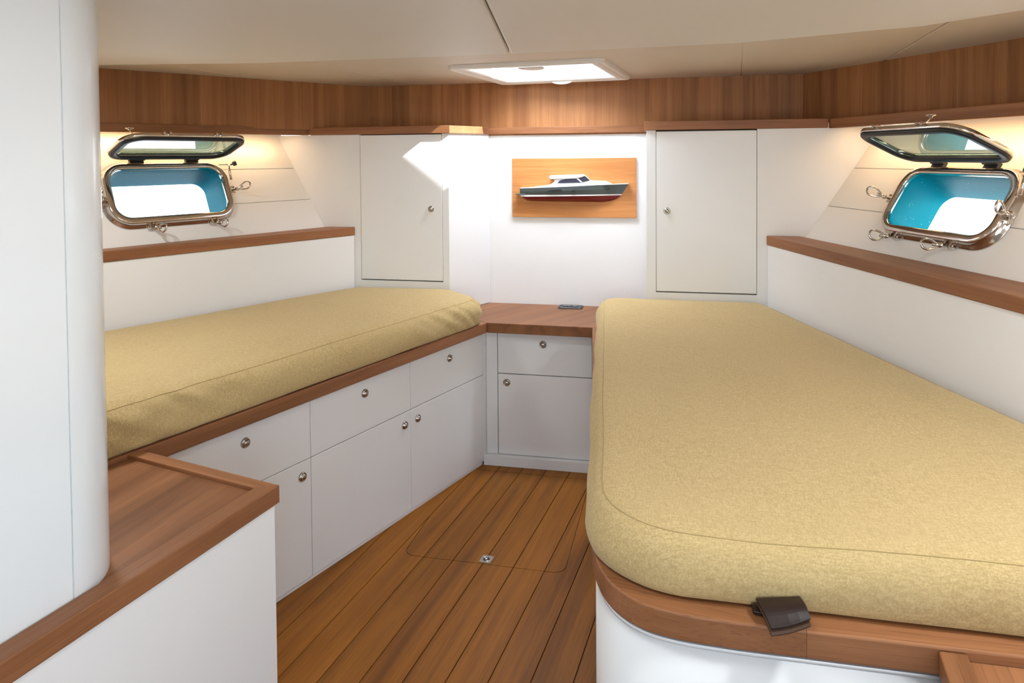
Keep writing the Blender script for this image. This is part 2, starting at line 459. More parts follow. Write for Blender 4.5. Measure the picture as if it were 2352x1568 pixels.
# ---- hull sides ---------------------------------------------------------------
class Side: pass
def side(p0, p1, p2, inward):
    s = Side(); p0, p1, p2 = Vector(p0), Vector(p1), Vector(p2)
    n = (p1 - p0).cross(p2 - p0).normalized()
    if n.x * inward < 0: n = -n
    u = Vector((0, 0, 1)).cross(n).normalized()
    if u.y > 0: u = -u
    v = n.cross(u)
    if v.z < 0: v = -v
    s.p0, s.u, s.v, s.n = p0, u, v, n; s.sgn = inward
    s.k = v.y / -u.y
    return s
SL = side((-1.73, 3.49, 1.12), (-2.27, 2.45, 1.12), (-1.995, 3.49, 1.603), 1)
SR = side((0.66, 3.49, 1.12), (1.01, 2.50, 1.12), (0.97, 3.49, 1.60), -1)
def uvn(s, c):
    """matrix whose local x = u, y = v, z = n at local centre c=(u,v)"""
    o = s.p0 + s.u * c[0] + s.v * c[1]
    u, v, n = s.u, s.v, s.n
    if u.cross(v).dot(n) < 0: u = -u            # keep it right-handed
    return Matrix(((u.x, v.x, n.x, o.x), (u.y, v.y, n.y, o.y), (u.z, v.z, n.z, o.z), (0, 0, 0, 1))), (1 if u == s.u else -1)
SL.pc, SR.pc = (0.771, 0.243), (0.752, 0.220)
PW, PH, PR = 0.282, 0.144, 0.092        # portlight frame half sizes and corner radius

def hull_wall(s, name, label, joints, ulen):
    W = Matrix(((s.u.x, s.v.x, s.n.x, s.p0.x), (s.u.y, s.v.y, s.n.y, s.p0.y), (s.u.z, s.v.z, s.n.z, s.p0.z), (0, 0, 0, 1)))
    cb = bmesh.new()
    ring = rrect(PW - 0.022, PH - 0.022, PR - 0.02, 10)
    loft(cb, [[(s.pc[0] + x, s.pc[1] + y, z) for x, y in ring] for z in (-0.2, 0.05)], True, True, True)
    cut = link('cutter', tomesh(cb, 'cutter'), None, W)
    bm = bmesh.new(); va, vb = -0.10, joints[-1] + 0.002
    q = [(va * s.k - 0.03, va), (ulen, va), (ulen, vb), (vb * s.k - 0.03, vb)]
    lo = [bm.verts.new((x, y, -0.05)) for x, y in q]; hi = [bm.verts.new((x, y, -0.008)) for x, y in q]
    bm.faces.new(lo); bm.faces.new(hi)
    for i in range(4): bm.faces.new((lo[i], lo[(i + 1) % 4], hi[(i + 1) % 4], hi[i]))
    wall = link(name, tomesh(bm, name), M['lining'], W)
    bool_cut(wall, cut)
    tag(wall, label, 'wall', 'structure')
    for va, vb in zip(joints, joints[1:]):
        bm = bmesh.new(); g = 0.0014
        a, b = va + g, vb - g
        q = [(a * s.k + 0.001, a), (ulen, a), (ulen, b), (b * s.k + 0.001, b)]
        lo = [bm.verts.new((x, y, -0.008)) for x, y in q]; hi = [bm.verts.new((x, y, 0.0)) for x, y in q]
        bm.faces.new(lo); bm.faces.new(hi)
        for i in range(4): bm.faces.new((lo[i], lo[(i + 1) % 4], hi[(i + 1) % 4], hi[i]))
        pk = link('lining_plank', tomesh(bm, 'lining_plank', 0.0012, 1), M['lining'], W, wall)
        if not (b < s.pc[1] - PH or a > s.pc[1] + PH): bool_cut(pk, cut)
    bpy.data.objects.remove(cut)
hull_wall(SL, 'wall_left', 'sloping white planked hull lining over the narrow bunk', (-0.09, 0.177, 0.360, 0.562), 2.6)
hull_wall(SR, 'wall_right', 'sloping white planked hull lining over the wide bunk', (-0.09, 0.165, 0.367, 0.592), 4.6)
# lower hull sides behind the bunk backs
def ln(a, ang, Y):
    """x on a plan line through a with angle from fore-aft (degrees, outward positive to the left) at Y"""
    return a[0] - math.tan(math.radians(ang)) * (a[1] - Y)
LP = (-1.569, 3.487); LA = 29.1
RP = (0.491, 3.487); RA = -17.4
def lx(Y, off=0): return ln(LP, LA, Y) + off
def rx(Y, off=0): return ln(RP, RA, Y) + off
tag(piece('wall_left_back', [(lx(3.487), 3.487), (lx(1.3), 1.3), (lx(1.3) - 0.02, 1.3), (lx(3.487) - 0.023, 3.487)], 0.0, 1.091, 'wall_white'),
    'white vertical back panel along the narrow bunk', 'wall', 'structure')
tag(piece('wall_right_back', [(rx(3.487), 3.487), (rx(3.487) + 0.021, 3.487), (rx(-1.25) + 0.021, -1.25), (rx(-1.25), -1.25)], 0.0, 1.076, 'wall_white'),
    'white vertical back panel along the wide bunk', 'wall', 'structure')
tag(piece('wall_left_aft', [(-2.78, 1.30), (-2.78, -1.3), (-2.82, -1.3), (-2.82, 1.30)], 0.0, 1.95, 'wall_white'), 'white side wall behind the partition', 'wall', 'structure')
tag(box('wall_left_cross', -3.4, -2.78, 1.27, 1.30, 0.0, 1.95, 'wall_white'), 'white cross wall at the foot of the narrow bunk', 'wall', 'structure')

# ---- rails (ledges) ---------------------------------------------------------------
def hullx(s, Y, z):
    v = (z - s.p0.z) / s.v.z
    uu = (Y - s.p0.y - v * s.v.y) / s.u.y
    return (s.p0 + s.u * uu + s.v * v).x
zL, zR = 1.135, 1.120
tag(piece('trim_1', [(lx(3.486) + 0.006, 3.486), (hullx(SL, 3.486, 1.093) + 0.002, 3.486), (hullx(SL, 1.32, 1.093) + 0.002, 1.32), (lx(1.32) + 0.006, 1.32)],
          1.092, zL, 'teak', along=((lx(1.32), 1.32), (lx(3.486), 3.486)), bevel=0.003), 'teak ledge rail under the portlight by the narrow bunk', 'rail', 'structure')
tag(piece('trim_2', [(rx(3.486) - 0.006, 3.486), (rx(-1.2) - 0.006, -1.2), (hullx(SR, -1.2, 1.078) - 0.002, -1.2), (hullx(SR, 3.486, 1.078) - 0.002, 3.486)],
          1.077, zR, 'teak', along=((rx(-1.2), -1.2), (rx(3.486), 3.486)), bevel=0.004), 'teak ledge rail under the portlight by the wide bunk', 'rail', 'structure')

# ---- upper trim, cove shelf and veneer band ------------------------------------------
ZT0, ZT1 = 1.617, 1.656
TLP, TLA = (-1.815, 3.487), 31.0
TRP, TRA = (0.755, 3.487), -22.0
def tlx(Y): return ln(TLP, TLA, Y)
def trx(Y): return ln(TRP, TRA, Y)
tag(piece('trim_3', [(tlx(3.487), 3.487), (tlx(3.487) - 0.04, 3.487), (tlx(2.2) - 0.04, 2.2), (tlx(2.2), 2.2)], ZT0, ZT1, 'teak',
          along=((tlx(2.2), 2.2), (tlx(3.487), 3.487)), bevel=0.003), 'teak upper trim above the portlight over the narrow bunk', 'trim', 'structure')
tag(piece('trim_4', [(trx(3.487), 3.487), (trx(0.0), 0.0), (trx(0.0) + 0.045, 0.0), (trx(3.487) + 0.045, 3.487)], ZT0 - 0.002, ZT1 + 0.003, 'teak',
          along=((trx(0.0), 0.0), (trx(3.487), 3.487)), bevel=0.003), 'teak upper trim above the portlight over the wide bunk', 'trim', 'structure')
# cove shelves closing the gap to the hull lining
tag(piece('trim_5', [(tlx(3.487) - 0.041, 3.487), (-2.3, 3.487), (-2.95, 2.2), (tlx(2.2) - 0.041, 2.2)], 1.630, 1.645, 'lining'), 'pale cove soffit behind the trim over the narrow bunk', 'soffit', 'structure')
tag(piece('trim_6', [(trx(3.487) + 0.046, 3.487), (trx(0.0) + 0.046, 0.0), (2.9, 0.0), (1.3, 3.487)], 1.630, 1.645, 'lining'), 'pale cove soffit behind the trim over the wide bunk', 'soffit', 'structure')
BLP = (-1.585, 3.757); BRP = (0.692, 3.757)
def blx(Y): return ln(BLP, 36.0, Y)
def brx(Y): return ln(BRP, -28.5, Y)
ZC = 1.893
tag(slab('trim_7', (blx(1.2), 1.2), (blx(3.757), 3.757), 0.03, 1.646, ZC + 0.01, 'teak_band'), 'vertical-grain teak veneer band over the narrow bunk', 'veneer band', 'structure')
tag(slab('trim_8', (blx(3.755), 3.755), (brx(3.755), 3.755), 0.004, 1.61, ZC + 0.01, 'teak_band'), 'vertical-grain teak veneer band across the fore wall', 'veneer band', 'structure')
tag(slab('trim_9', (brx(3.757), 3.757), (brx(-1.25), -1.25), 0.03, 1.646, ZC + 0.01, 'teak_band'), 'vertical-grain teak veneer band over the wide bunk', 'veneer band', 'structure')
# fore wall small trim in the niche between the two wall cabinets
tag(box('trim_10', -0.93, -0.06, 3.738, 3.7545, ZT0, ZT1 - 0.003, 'teak', bevel=0.002), 'narrow teak trim above the boat plaque niche', 'trim', 'structure')

# ---- ceiling ---------------------------------------------------------------------------
HC = (-0.522, 3.305); HROT = -6.6; HW, HL = 0.345, 0.365
def hxy(x, y):
    a = math.radians(HROT); return (HC[0] + x * math.cos(a) - y * math.sin(a), HC[1] + x * math.sin(a) + y * math.cos(a))
ceil = thing('ceiling', 'beige padded headliner panels with narrow seams', 'ceiling', (0, 1.2, 1.9), 'structure')
hw, hl = HW - 0.06, HL - 0.06
hi = [hxy(-hw, -hl), hxy(hw, -hl), hxy(hw, hl), hxy(-hw, hl)]
def deckpoly(name, poly, z0, z1, mat, bev=0.0): return piece(name, poly, z0, z1, mat, ceil, bevel=bev)
OUT = [(-4.4, -1.35), (2.9, -1.35), (2.9, 3.85), (-4.4, 3.85)]
for i in range(4):
    deckpoly('deck_slab', [OUT[i], OUT[(i + 1) % 4], hi[(i + 1) % 4], hi[i]], 1.9045, 1.955, 'headliner')
g = 0.002
def seam(x, Y0, Y): return x + math.tan(math.radians(7.0)) * (Y - Y0)
def epos(X):
    pts = [(-4.2, 2.44), (-2.27, 2.535), (-1.61, 2.655), (-0.556, 2.66), (0.26, 2.604), (0.79, 2.40), (0.975, 2.20), (1.6, 1.45), (2.3, 0.6)]
    for (x0, y0), (x1, y1) in zip(pts, pts[1:]):
        if x0 <= X <= x1: return y0 + (y1 - y0) * (X - x0) / (x1 - x0)
    return pts[-1][1]
def edge_pts(xa, xb, d):
    xs = [xa] + [x for x in (-2.9, -2.27, -1.9, -1.61, -1.2, -0.9, -0.556, -0.2, 0.26, 0.5, 0.79, 0.9, 0.975, 1.2, 1.6) if xa < x < xb] + [xb]
    if d == 0: return [(x * KM, epos(x) * KM) for x in xs]      # edge of the lower main panels
    return [(x, epos(x) + d) for x in xs]
KM = 0.935
SM = lambda Y: -0.556 * KM - 0.139 * (Y - 2.66 * KM)
# two large main panels, a little below the fore panels
XS = -0.556
deckpoly('headliner_panel', [(-3.9, -1.25), (SM(-1.25) - g, -1.25)] + [(x - g if k == 0 else x, y) for k, (x, y) in enumerate(edge_pts(-4.15, XS, 0)[::-1])], 1.8600, 1.8925, 'headliner', 0.010)
deckpoly('headliner_panel', [(SM(-1.25) + g, -1.25), (2.14, -1.25)] + [(x + g if x < XS * KM + 1e-6 else x, y) for x, y in edge_pts(XS, 2.29, 0)[::-1]], 1.8600, 1.8925, 'headliner', 0.010)
# fore panels
s1, s2, s3, s4 = (lambda Y: seam(-2.04, 2.68, Y)), (lambda Y: seam(-1.42, 2.79, Y)), (lambda Y: seam(0.271, 2.71, Y)), (lambda Y: seam(0.82, 2.46, Y))
YF = 3.752
def fore(xa, xb):
    la = [(xa(YF) + g, YF), (xa(2.5) + g, epos(xa(2.5)) - 0.30)]
    lb = [(xb(2.5) - g, epos(xb(2.5)) - 0.30), (xb(YF) - g, YF)]
    mid = [p for p in edge_pts(xa(2.5), xb(2.5), -0.30)][1:-1]
    return la + mid + lb
deckpoly('headliner_panel', fore(lambda Y: -3.6, s1), ZC, 1.9045, 'headliner_fore', 0.007)
deckpoly('headliner_panel', fore(s1, s2), ZC, 1.9045, 'headliner_fore', 0.007)
deckpoly('headliner_panel', fore(s3, s4), ZC, 1.9045, 'headliner_fore', 0.007)
deckpoly('headliner_panel', fore(s4, lambda Y: 2.1), ZC, 1.9045, 'headliner_fore', 0.007)
# panel with the hatch cut-out, in four strips round it
pa = [(s2(YF) + g, YF), (s2(2.6) + g, epos(-1.44) - 0.30), (s3(2.6) - g, epos(0.25) - 0.30), (s3(YF) - g, YF)]
hh = [hxy(-HW + 0.02, HL - 0.02), hxy(-HW + 0.02, -HL + 0.02), hxy(HW - 0.02, -HL + 0.02), hxy(HW - 0.02, HL - 0.02)]
for i in range(3):
    deckpoly('headliner_panel', [pa[i], pa[i + 1], hh[i + 1], hh[i]], ZC, 1.9045, 'headliner_fore')
deckpoly('headliner_panel', [pa[3], pa[0], hh[0], hh[3]], ZC, 1.9045, 'headliner_fore')

# ================================================================== DECK HATCH
hatch = thing('deck_hatch', 'bright deck hatch with white moulded frame in the ceiling', 'hatch', (HC[0], HC[1], ZC))
HM = Matrix.Translation((HC[0], HC[1], 0)) @ Matrix.Rotation(math.radians(HROT), 4, 'Z')
def hatch_ring(name, prof, r, mat, wx=HW, wy=HL):
    bm = bmesh.new(); rings = []
    for off, z in prof: rings.append([(x, y, z) for x, y in rrect(wx - off, wy - off, max(r - off, 0.006), 6)])
    rings.append(rings[0]); loft(bm, rings); bmesh.ops.remove_doubles(bm, verts=bm.verts, dist=1e-6)
    return link(name, tomesh(bm, name), M[mat], HM, hatch, False)
hatch_ring('outer_moulding', [(0, 1.8935), (0, 1.884), (0.004, 1.877), (0.012, 1.874), (0.022, 1.876), (0.030, 1.882), (0.030, 1.905)], 0.035, 'frame_white')
hatch_ring('inner_frame', [(0.031, 1.900), (0.031, 1.884), (0.036, 1.879), (0.060, 1.879), (0.066, 1.884), (0.066, 1.960), (0.061, 1.960), (0.061, 1.900)], 0.03, 'frame_white')
bm = bmesh.new(); rr_ = rrect(HW - 0.0665, HL - 0.0665, 0.008, 4)
loft(bm, [[(x, y, 1.950) for x, y in rr_], [(x, y, 1.955) for x, y in rr_]], True, True, True)
link('pane', tomesh(bm, 'pane'), M['hatch_pane'], HM, hatch)
bm = bmesh.new(); bx, y0b, y1b, npl = HW - 0.068, -HL + 0.068, 0.028, 16      # pleated blind added over the aft half to block direct sun
rows = []
for k in range(npl + 1):
    yy = y0b + (y1b - y0b) * k / npl; zz = 1.930 + (0.006 if k % 2 else 0.0)
    rows.append([(-bx, yy, zz), (bx, yy, zz), (bx, yy, zz + 0.001), (-bx, yy, zz + 0.001)])
loft(bm, rows, True, True, True)
link('added_blind', tomesh(bm, 'added_blind'), M['blind'], HM, hatch)
bm = bmesh.new()
add_prism(bm, [(0.02 + 0.056 * math.cos(math.pi * k / 16), -HL + 0.058 + 0.085 * math.sin(math.pi * k / 16)) for k in range(17)], 1.872, 1.878)
link('blind_handle', tomesh(bm, 'blind_handle', 0.0015), M['frame_white'], HM, hatch)
bm = bmesh.new()
pv = [(0.056 * math.cos(math.pi * k / 16), 1.880 - 0.018 * math.sin(math.pi * k / 16)) for k in range(17)]
f_ = [bm.verts.new((x, HL - 0.052, z)) for x, z in pv]; b_ = [bm.verts.new((x, HL - 0.046, z)) for x, z in pv]
bm.faces.new(f_); bm.faces.new(b_)
for k in range(17): bm.faces.new((f_[k], f_[(k + 1) % 17], b_[(k + 1) % 17], b_[k]))
link('blind_handle', tomesh(bm, 'blind_handle', 0.0012), M['frame_white'], HM, hatch)

# ================================================================== WALL CABINETS
def cabinet(name, label, x0, x1, door, kx, depth_pts, zb=0.70):
    """full carcass with its transverse front at Y = 3.49 and one overlay-free inset door"""
    t = thing(name, label, 'cabinet', ((x0 + x1) / 2, 3.5, zb))
    dx0, dx1, dz0, dz1 = door; Yf = 3.49; th = 0.018
    def pf(nm, a, b, c, d): return box(nm, a, b, Yf, Yf + th, c, d, 'white', t)
    # face frame round the door opening
    pf('face_frame', x0, dx0 - 0.002, zb, ZT0); pf('face_frame', dx1 + 0.002, x1, zb, ZT0)
    pf('face_frame', dx0 - 0.002, dx1 + 0.002, zb, dz0 - 0.0055)
    piece('carcass', depth_pts, zb, ZT0 - 0.001, 'gap', t)
    d = box('door', dx0, dx1, Yf - 0.001, Yf + th, dz0, dz1, 'white', t, 0.0015)
    knob(d, (kx, Yf - 0.001, 1.232), (0, -1, 0), 0.95)
    return t
cl = cabinet('wall_cabinet', 'white wall cabinet in the sunlit corner over the narrow bunk, knob on the right', -2.06, -1.052, (-1.530, -1.088, 0.863, 1.6135), -1.147,
             [(-2.06, 3.509), (-1.075, 3.509), (-0.945, 3.757), (-2.06, 3.757)])
side_p = slab('side_panel', (-1.052, 3.490), (-0.903, 3.757), 0.018, 0.706, ZT0, 'white', cl)
cr = cabinet('wall_cabinet', 'white wall cabinet over the wide bunk, knob on the left', -0.063, 1.02, (-0.017, 0.442, 0.845, 1.6115), 0.033,
             [(-0.043, 3.509), (1.02, 3.509), (1.02, 3.757), (-0.043, 3.757)])
box('side_panel', -0.063, -0.0445, 3.509, 3.757, 0.706, ZT0, 'white', cr)
tag(piece('trim_11', [(tlx(3.487) + 0.002, 3.475), (-1.040, 3.475), (-0.897, 3.737), (-0.897, 3.752), (-1.9, 3.752), (tlx(3.487) + 0.002, 3.489)], ZT0 + 0.0005, ZT1 + 0.001, 'teak', bevel=0.0025),
    'teak top trim of the cabinet over the narrow bunk', 'trim', 'structure')
tag(piece('trim_12', [(-0.072, 3.474), (trx(3.487) - 0.004, 3.474), (trx(3.487) + 0.02, 3.752), (-0.072, 3.752)], ZT0 + 0.0005, ZT1 + 0.004, 'teak', bevel=0.0025),
    'teak top trim of the cabinet over the wide bunk', 'trim', 'structure')

# ================================================================== NARROW BUNK
A = Vector((-0.842, 3.342)); ad = Vector((-0.3357, -0.9420)); an = Vector((-ad.y, ad.x)) * -1      # an points into the locker (outboard)
an = Vector((-0.9420, 0.3357))
def bp(s, off=0.0):
    p = A + ad * s + an * off; return (p.x, p.y)
bunk = thing('bunk', 'narrow bunk with white drawers and lockers under a teak edge', 'bunk', (-1.3, 2.6, 0))
piece('carcass', [bp(-0.022, 0.020), bp(2.02, 0.020), (-2.3, 1.55), (-1.62, 3.36), (-1.2, 3.40)], 0.02, 0.655, 'gap', bunk)
piece('plinth', [bp(0.004, 0.006), bp(2.02, 0.006), bp(2.02, 0.019), bp(0.004, 0.019)], 0.0, 0.0125, 'white', bunk)
def bfront(nm, s0, s1, z0, z1, ks=None, kz=0.0):
    g = 0.0016
    f = piece(nm, [bp(s0 + g), bp(s1 - g), bp(s1 - g, 0.019), bp(s0 + g, 0.019)], z0, z1, 'white', bunk, bevel=0.0012, seg=1)
    if ks is not None:
        p = bp(ks, -0.0); knob(f, (p[0], p[1], kz), (-an.x, -an.y, 0))
    return f
bfront('filler_strip', -0.030, 0.0, 0.016, 0.655)
ed = (0.0, 0.551, 1.102, 1.653, 2.02)
for i in range(3):
    bfront('drawer', ed[i], ed[i + 1], 0.4405, 0.655, (ed[i] + ed[i + 1]) / 2, 0.588)
bfront('door', ed[0], ed[1], 0.016, 0.4375, 0.506, 0.388)
bfront('door', ed[1], ed[2], 0.016, 0.4375, 0.592, 0.386)
bfront('door', ed[2], ed[3], 0.016, 0.4375, 1.144, 0.386)
bfront('end_panel', ed[3], ed[4], 0.016, 0.655)
# teak bunk board
T0 = (-0.811, 3.296); tdx = 0.3612
def tx(Y): return T0[0] - tdx * (T0[1] - Y)
ZB = 0.705
bt = piece('bunk_board', [(T0[0], T0[1]), (-1.045, 3.484), (lx(3.484) + 0.003, 3.484), (lx(1.45) + 0.003, 1.45), (tx(1.45), 1.45)], 0.6565, ZB, 'teak', bunk,
              along=((tx(1.45), 1.45), T0), bevel=0.004, seg=3)

# ================================================================== DESK
desk = thing('desk', 'small white desk with one drawer and teak top between the bunks', 'desk', (-0.55, 3.45, 0))
box('carcass', -0.828, -0.30, 3.388, 3.75, 0.049, 0.655, 'gap', desk)
box('plinth', -0.842, -0.285, 3.334, 3.387, 0.0, 0.0475, 'white', desk, 0.001)
box('filler_strip', -0.8315, -0.7765, 3.362, 3.387, 0.0485, 0.655, 'white', desk, 0.001)
d = box('drawer', -0.7735, -0.3165, 3.362, 3.387, 0.4460, 0.652, 'white', desk, 0.0015); knob(d, (-0.551, 3.362, 0.595), (0, -1, 0), 1.05)
d = box('door', -0.7735, -0.3165, 3.362, 3.387, 0.0500, 0.4420, 'white', desk, 0.0015); knob(d, (-0.7305, 3.362, 0.401), (0, -1, 0), 1.05)
box('side_panel', -0.3125, -0.30, 3.362, 3.387, 0.049, 0.655, 'white', desk)
dt = piece('desk_top', [(T0[0] + 0.001, T0[1]), (-0.192, 3.2855), (-0.192, 3.4845), (-0.066, 3.4845), (-0.066, 3.758), (-0.902, 3.758), (-1.042, 3.4835)], 0.6565, ZB, 'teak_counter', desk,
               along=((-0.9, 3.3), (-0.6, 3.75)), bevel=0.003, seg=2)

# ================================================================== WIDE BUNK
RIN = [(-0.308, 3.30), (-0.1506, 1.5857), (-0.1413, 1.4751), (-0.1215, 1.381), (-0.0937, 1.3208), (-0.0362, 1.2658), (0.0311, 1.2482), (0.1318, 1.2440)]
def smooth_curve(pts, n):
    """Catmull-Rom through the points"""
    P = [Vector(p) for p in pts]; out = []
    for i in range(len(P) - 1):
        p0, p1, p2, p3 = P[max(i - 1, 0)], P[i], P[i + 1], P[min(i + 2, len(P) - 1)]
        for k in range(n):
            t = k / n
            out.append(0.5 * ((2 * p1) + (p2 - p0) * t + (2 * p0 - 5 * p1 + 4 * p2 - p3) * t * t + (3 * p1 - p0 - 3 * p2 + p3) * t ** 3))
    out.append(P[-1]); return out
corner = smooth_curve([(-0.1565, 1.65), (-0.1506, 1.5857), (-0.1413, 1.4751), (-0.1215, 1.381), (-0.0880, 1.313), (-0.0362, 1.2690), (0.0311, 1.2500), (0.1318, 1.2440)], 5)
corner = [(p.x, p.y) for p in corner]
board = thing('bunk', 'wide bunk with rounded white base and curved teak edge', 'bunk', (0.4, 2.2, 0))
XJ, YA = 0.238, 1.2440
bow_in = [(-0.307, 3.2845)] + corner + [(XJ - 0.0003, YA)]
inn = []
piece('edge', bow_in + [(XJ - 0.0003, 1.34), (0.10, 1.345), (0.03, 1.37), (-0.01, 1.43), (-0.03, 1.6), (-0.19, 3.2845)], 0.657, ZB, 'teak', board, along=((-0.05, 1.30), (0.2, 1.25)), bevel=0.004, seg=3, joint=((XJ, 1.2), (XJ, 1.4)))
piece('edge', [(XJ + 0.0003, YA), (rx(YA) - 0.003, YA), (rx(1.34) - 0.003, 1.34), (XJ + 0.0003, 1.34)], 0.657, ZB, 'teak', board, bevel=0.004, seg=3, joint=((XJ, 1.2), (XJ, 1.4)))
piece('platform', [(-0.188, 3.284), (-0.028, 1.602), (0.012, 1.432), (0.04, 1.38), (0.11, 1.347), (rx(1.347) - 0.003, 1.347), (rx(3.484) - 0.003, 3.484), (-0.062, 3.484), (-0.19, 3.484)], 0.657, ZB - 0.001, 'teak', board)
base = board
def inset(poly, d):
    out = []
    for i, p in enumerate(poly):
        a = Vector(poly[max(i - 1, 0)]); b = Vector(poly[min(i + 1, len(poly) - 1)]); t = (b - a).normalized()
        q = Vector(p) + Vector((-t.y, t.x)) * d; out.append((q.x, q.y))
    return out
def shell(name, line, thick, z0, z1, mat, parent):
    inn = inset(line, thick); bm = bmesh.new()
    rings = [[(a[0], a[1], z0), (a[0], a[1], z1), (b[0], b[1], z1), (b[0], b[1], z0)] for a, b in zip(line, inn)]
    loft(bm, rings, True, True, True)
    o = link(name, tomesh(bm, name), M[mat], None, parent)
    for p in o.data.polygons: p.use_smooth = abs(p.normal.z) < 0.5
    return o
full = [(-0.305, 3.31)] + corner + [(0.462, YA)]
b1 = inset(full, 0.009)
shell('base_panel', b1, 0.018, 0.0, 0.644, 'white', base)
shell('bead', inset(full, 0.0055), 0.012, 0.6455, 0.6525, 'white', base)
shell('shadow_gap', inset(full, 0.012), 0.012, 0.6526, 0.6566, 'gap', base)

# ================================================================== MATTRESSES
def mattress(name, label, pts, radii, z0, z1, crown, seed, wr, sag=lambda x, y: 0.0):
    P = round_poly(pts, radii, 18, 0.011)
    t = thing(name, label, 'mattress', (sum(p.x for p in P) / len(P), sum(p.y for p in P) / len(P), z0))
    H = z1 - z0; rings = []
    n = len(P)
    N = [Vector((-(P[(i + 1) % n] - P[i - 1]).normalized().y, (P[(i + 1) % n] - P[i - 1]).normalized().x)) for i in range(n)]
    arc = [0.0]
    for i in range(1, n): arc.append(arc[-1] + (P[i] - P[i - 1]).length)
    prof = [(0.030, 0.0), (0.012, 0.0), (0.003, 0.05), (-0.001, 0.14), (-0.004, 0.28), (-0.004, 0.42), (-0.001, 0.55), (0.005, 0.67), (0.013, 0.775), (0.022, 0.850), (0.0315, 0.905), (0.040, 0.940), (0.054, 0.975), (0.070, 0.993), (0.090, 1.0)]
    def wob(i, hfrac):
        a = arc[i]; x, y = P[i].x, P[i].y
        w1 = noise.noise((a * 3.0, seed, hfrac * 0.8)) * 0.006
        f = wr(x, y)
        w2 = noise.noise((a * 22.0 + hfrac * 5.0, seed + 3, hfrac * 0.8)) * 0.021 * f
        w3 = noise.noise((a * 9.0 - hfrac * 2.0, seed + 9, hfrac)) * 0.008 * (0.4 + f)
        k = math.sin(math.pi * min(1, hfrac * 1.02)) if hfrac < 0.98 else 0.05
        return (w1 + w2 + w3) * (0.25 + 0.75 * k)
    def lift(x, y): return sag(x, y) + noise.noise((x * 1.7, y * 1.7, seed)) * 0.006 + noise.noise((x * 5, y * 5, seed + 1)) * 0.002
    for off, hf in prof:
        r = []
        for i in range(n):
            q = P[i] + N[i] * (off + (wob(i, hf) if 0.0 < hf < 0.95 else wob(i, 0.9) * 0.4))
            z = z0 + H * hf
            if hf == 0: z += 0.0008 + max(0.0, noise.noise((arc[i] * 5, seed, 7))) * 0.006
            if hf > 0.7: z += lift(P[i].x, P[i].y) * 0.6 * (hf - 0.7) / 0.3
            r.append((q.x, q.y, z))
        rings.append(r)
    c = Vector((sum(p.x for p in P) / n, sum(p.y for p in P) / n))
    base_r = [P[i] + N[i] * 0.090 for i in range(n)]
    # inner rings towards the spine of the outline
    lo = min(P, key=lambda p: p.y); 
    ys = [p.y for p in P]; ya, yb = min(ys) + 0.32, max(ys) - 0.30
    def spine(y):
        y = max(ya, min(yb, y))
        xs = []
        for i in range(n):
            a, b = P[i], P[(i + 1) % n]
            if (a.y - y) * (b.y - y) <= 0 and a.y != b.y: xs.append(a.x + (b.x - a.x) * (y - a.y) / (b.y - a.y))
        return Vector(((min(xs) + max(xs)) / 2, y))
    nodes = [spine(ya + (yb - ya) * k / 44) for k in range(45)]
    SP = [min(nodes, key=lambda q_: abs(q_.y - p.y)) for p in P]
    for s in (0.12, 0.28, 0.46, 0.64, 0.82, 1.0):
        r = []
        for i in range(n):
            q = base_r[i].lerp(SP[i], s)
            z = z1 + crown * math.sin(min(1, s * 1.15) * math.pi / 2) + lift(q.x, q.y) * (0.6 + 0.4 * s)
            r.append((q.x, q.y, z))
        rings.append(r)
    bm = bmesh.new(); R = loft(bm, rings, True, True, False)
    bmesh.ops.remove_doubles(bm, verts=[v for r_ in R[-1:] for v in r_], dist=1e-4)     # the innermost ring closes along the spine
    me = tomesh(bm, 'cover'); cov = link('cover', me, M['fabric'], None, t, True)
    # sewn seam running round the upper edge
    sm = bmesh.new(); k = 10
    add_tube(sm, [(x, y, z + 0.0004) for x, y, z in rings[k]], 0.0008, 6, True)
    o = link('seam', tomesh(sm, 'seam'), M['seam'], None, t, True); o['label'] = 'sewn seam along the upper edge'
    return t
mattress('mattress', 'long khaki mattress on the narrow bunk beside the drawers',
         [(tx(3.28) + 0.002, 3.27), (-1.03, 3.472), (lx(3.472) + 0.024, 3.472), (lx(1.5) + 0.024, 1.5), (tx(1.5) - 0.004, 1.5)],
         [0.11, 0.095, 0.094, 0.094, 0.094], ZB, 0.838, 0.008, 2.3, lambda x, y: 0.0 if x < lx(y) + 0.25 else max(0, min(1, (y - 2.75) / 0.35)) + max(0, min(0.9, (2.15 - y) / 0.4)))
mattress('mattress', 'large khaki mattress with rounded corner on the wide bunk',
         [(-0.137, 1.289), (rx(1.285) - 0.022, 1.280), (rx(3.470) - 0.022, 3.470), (-0.297, 3.470)],
         [0.205, 0.094, 0.094, 0.10], ZB, 0.823, 0.009, 8.1, lambda x, y: 0.25 * max(0, min(1, (y - 3.0) / 0.3)),
         lambda x, y: (-0.012 * math.exp(-((x - 0.18) / 0.12) ** 2) + 0.006 * math.exp(-((x - 0.45) / 0.2) ** 2)) * math.exp(-max(0, y - 1.28) / 0.16))
# ================================================================== FOREGROUND COUNTERS
def lerp2(a, b, t): return (a[0] + (b[0] - a[0]) * t, a[1] + (b[1] - a[1]) * t)
c0 = Vector((-0.909, 1.566)); cf = Vector((-0.172, -0.985)).normalized(); ce = Vector((-0.9707, 0.2403)).normalized()
def cp(a, e): p = c0 + cf * a + ce * e; return (p.x, p.y)
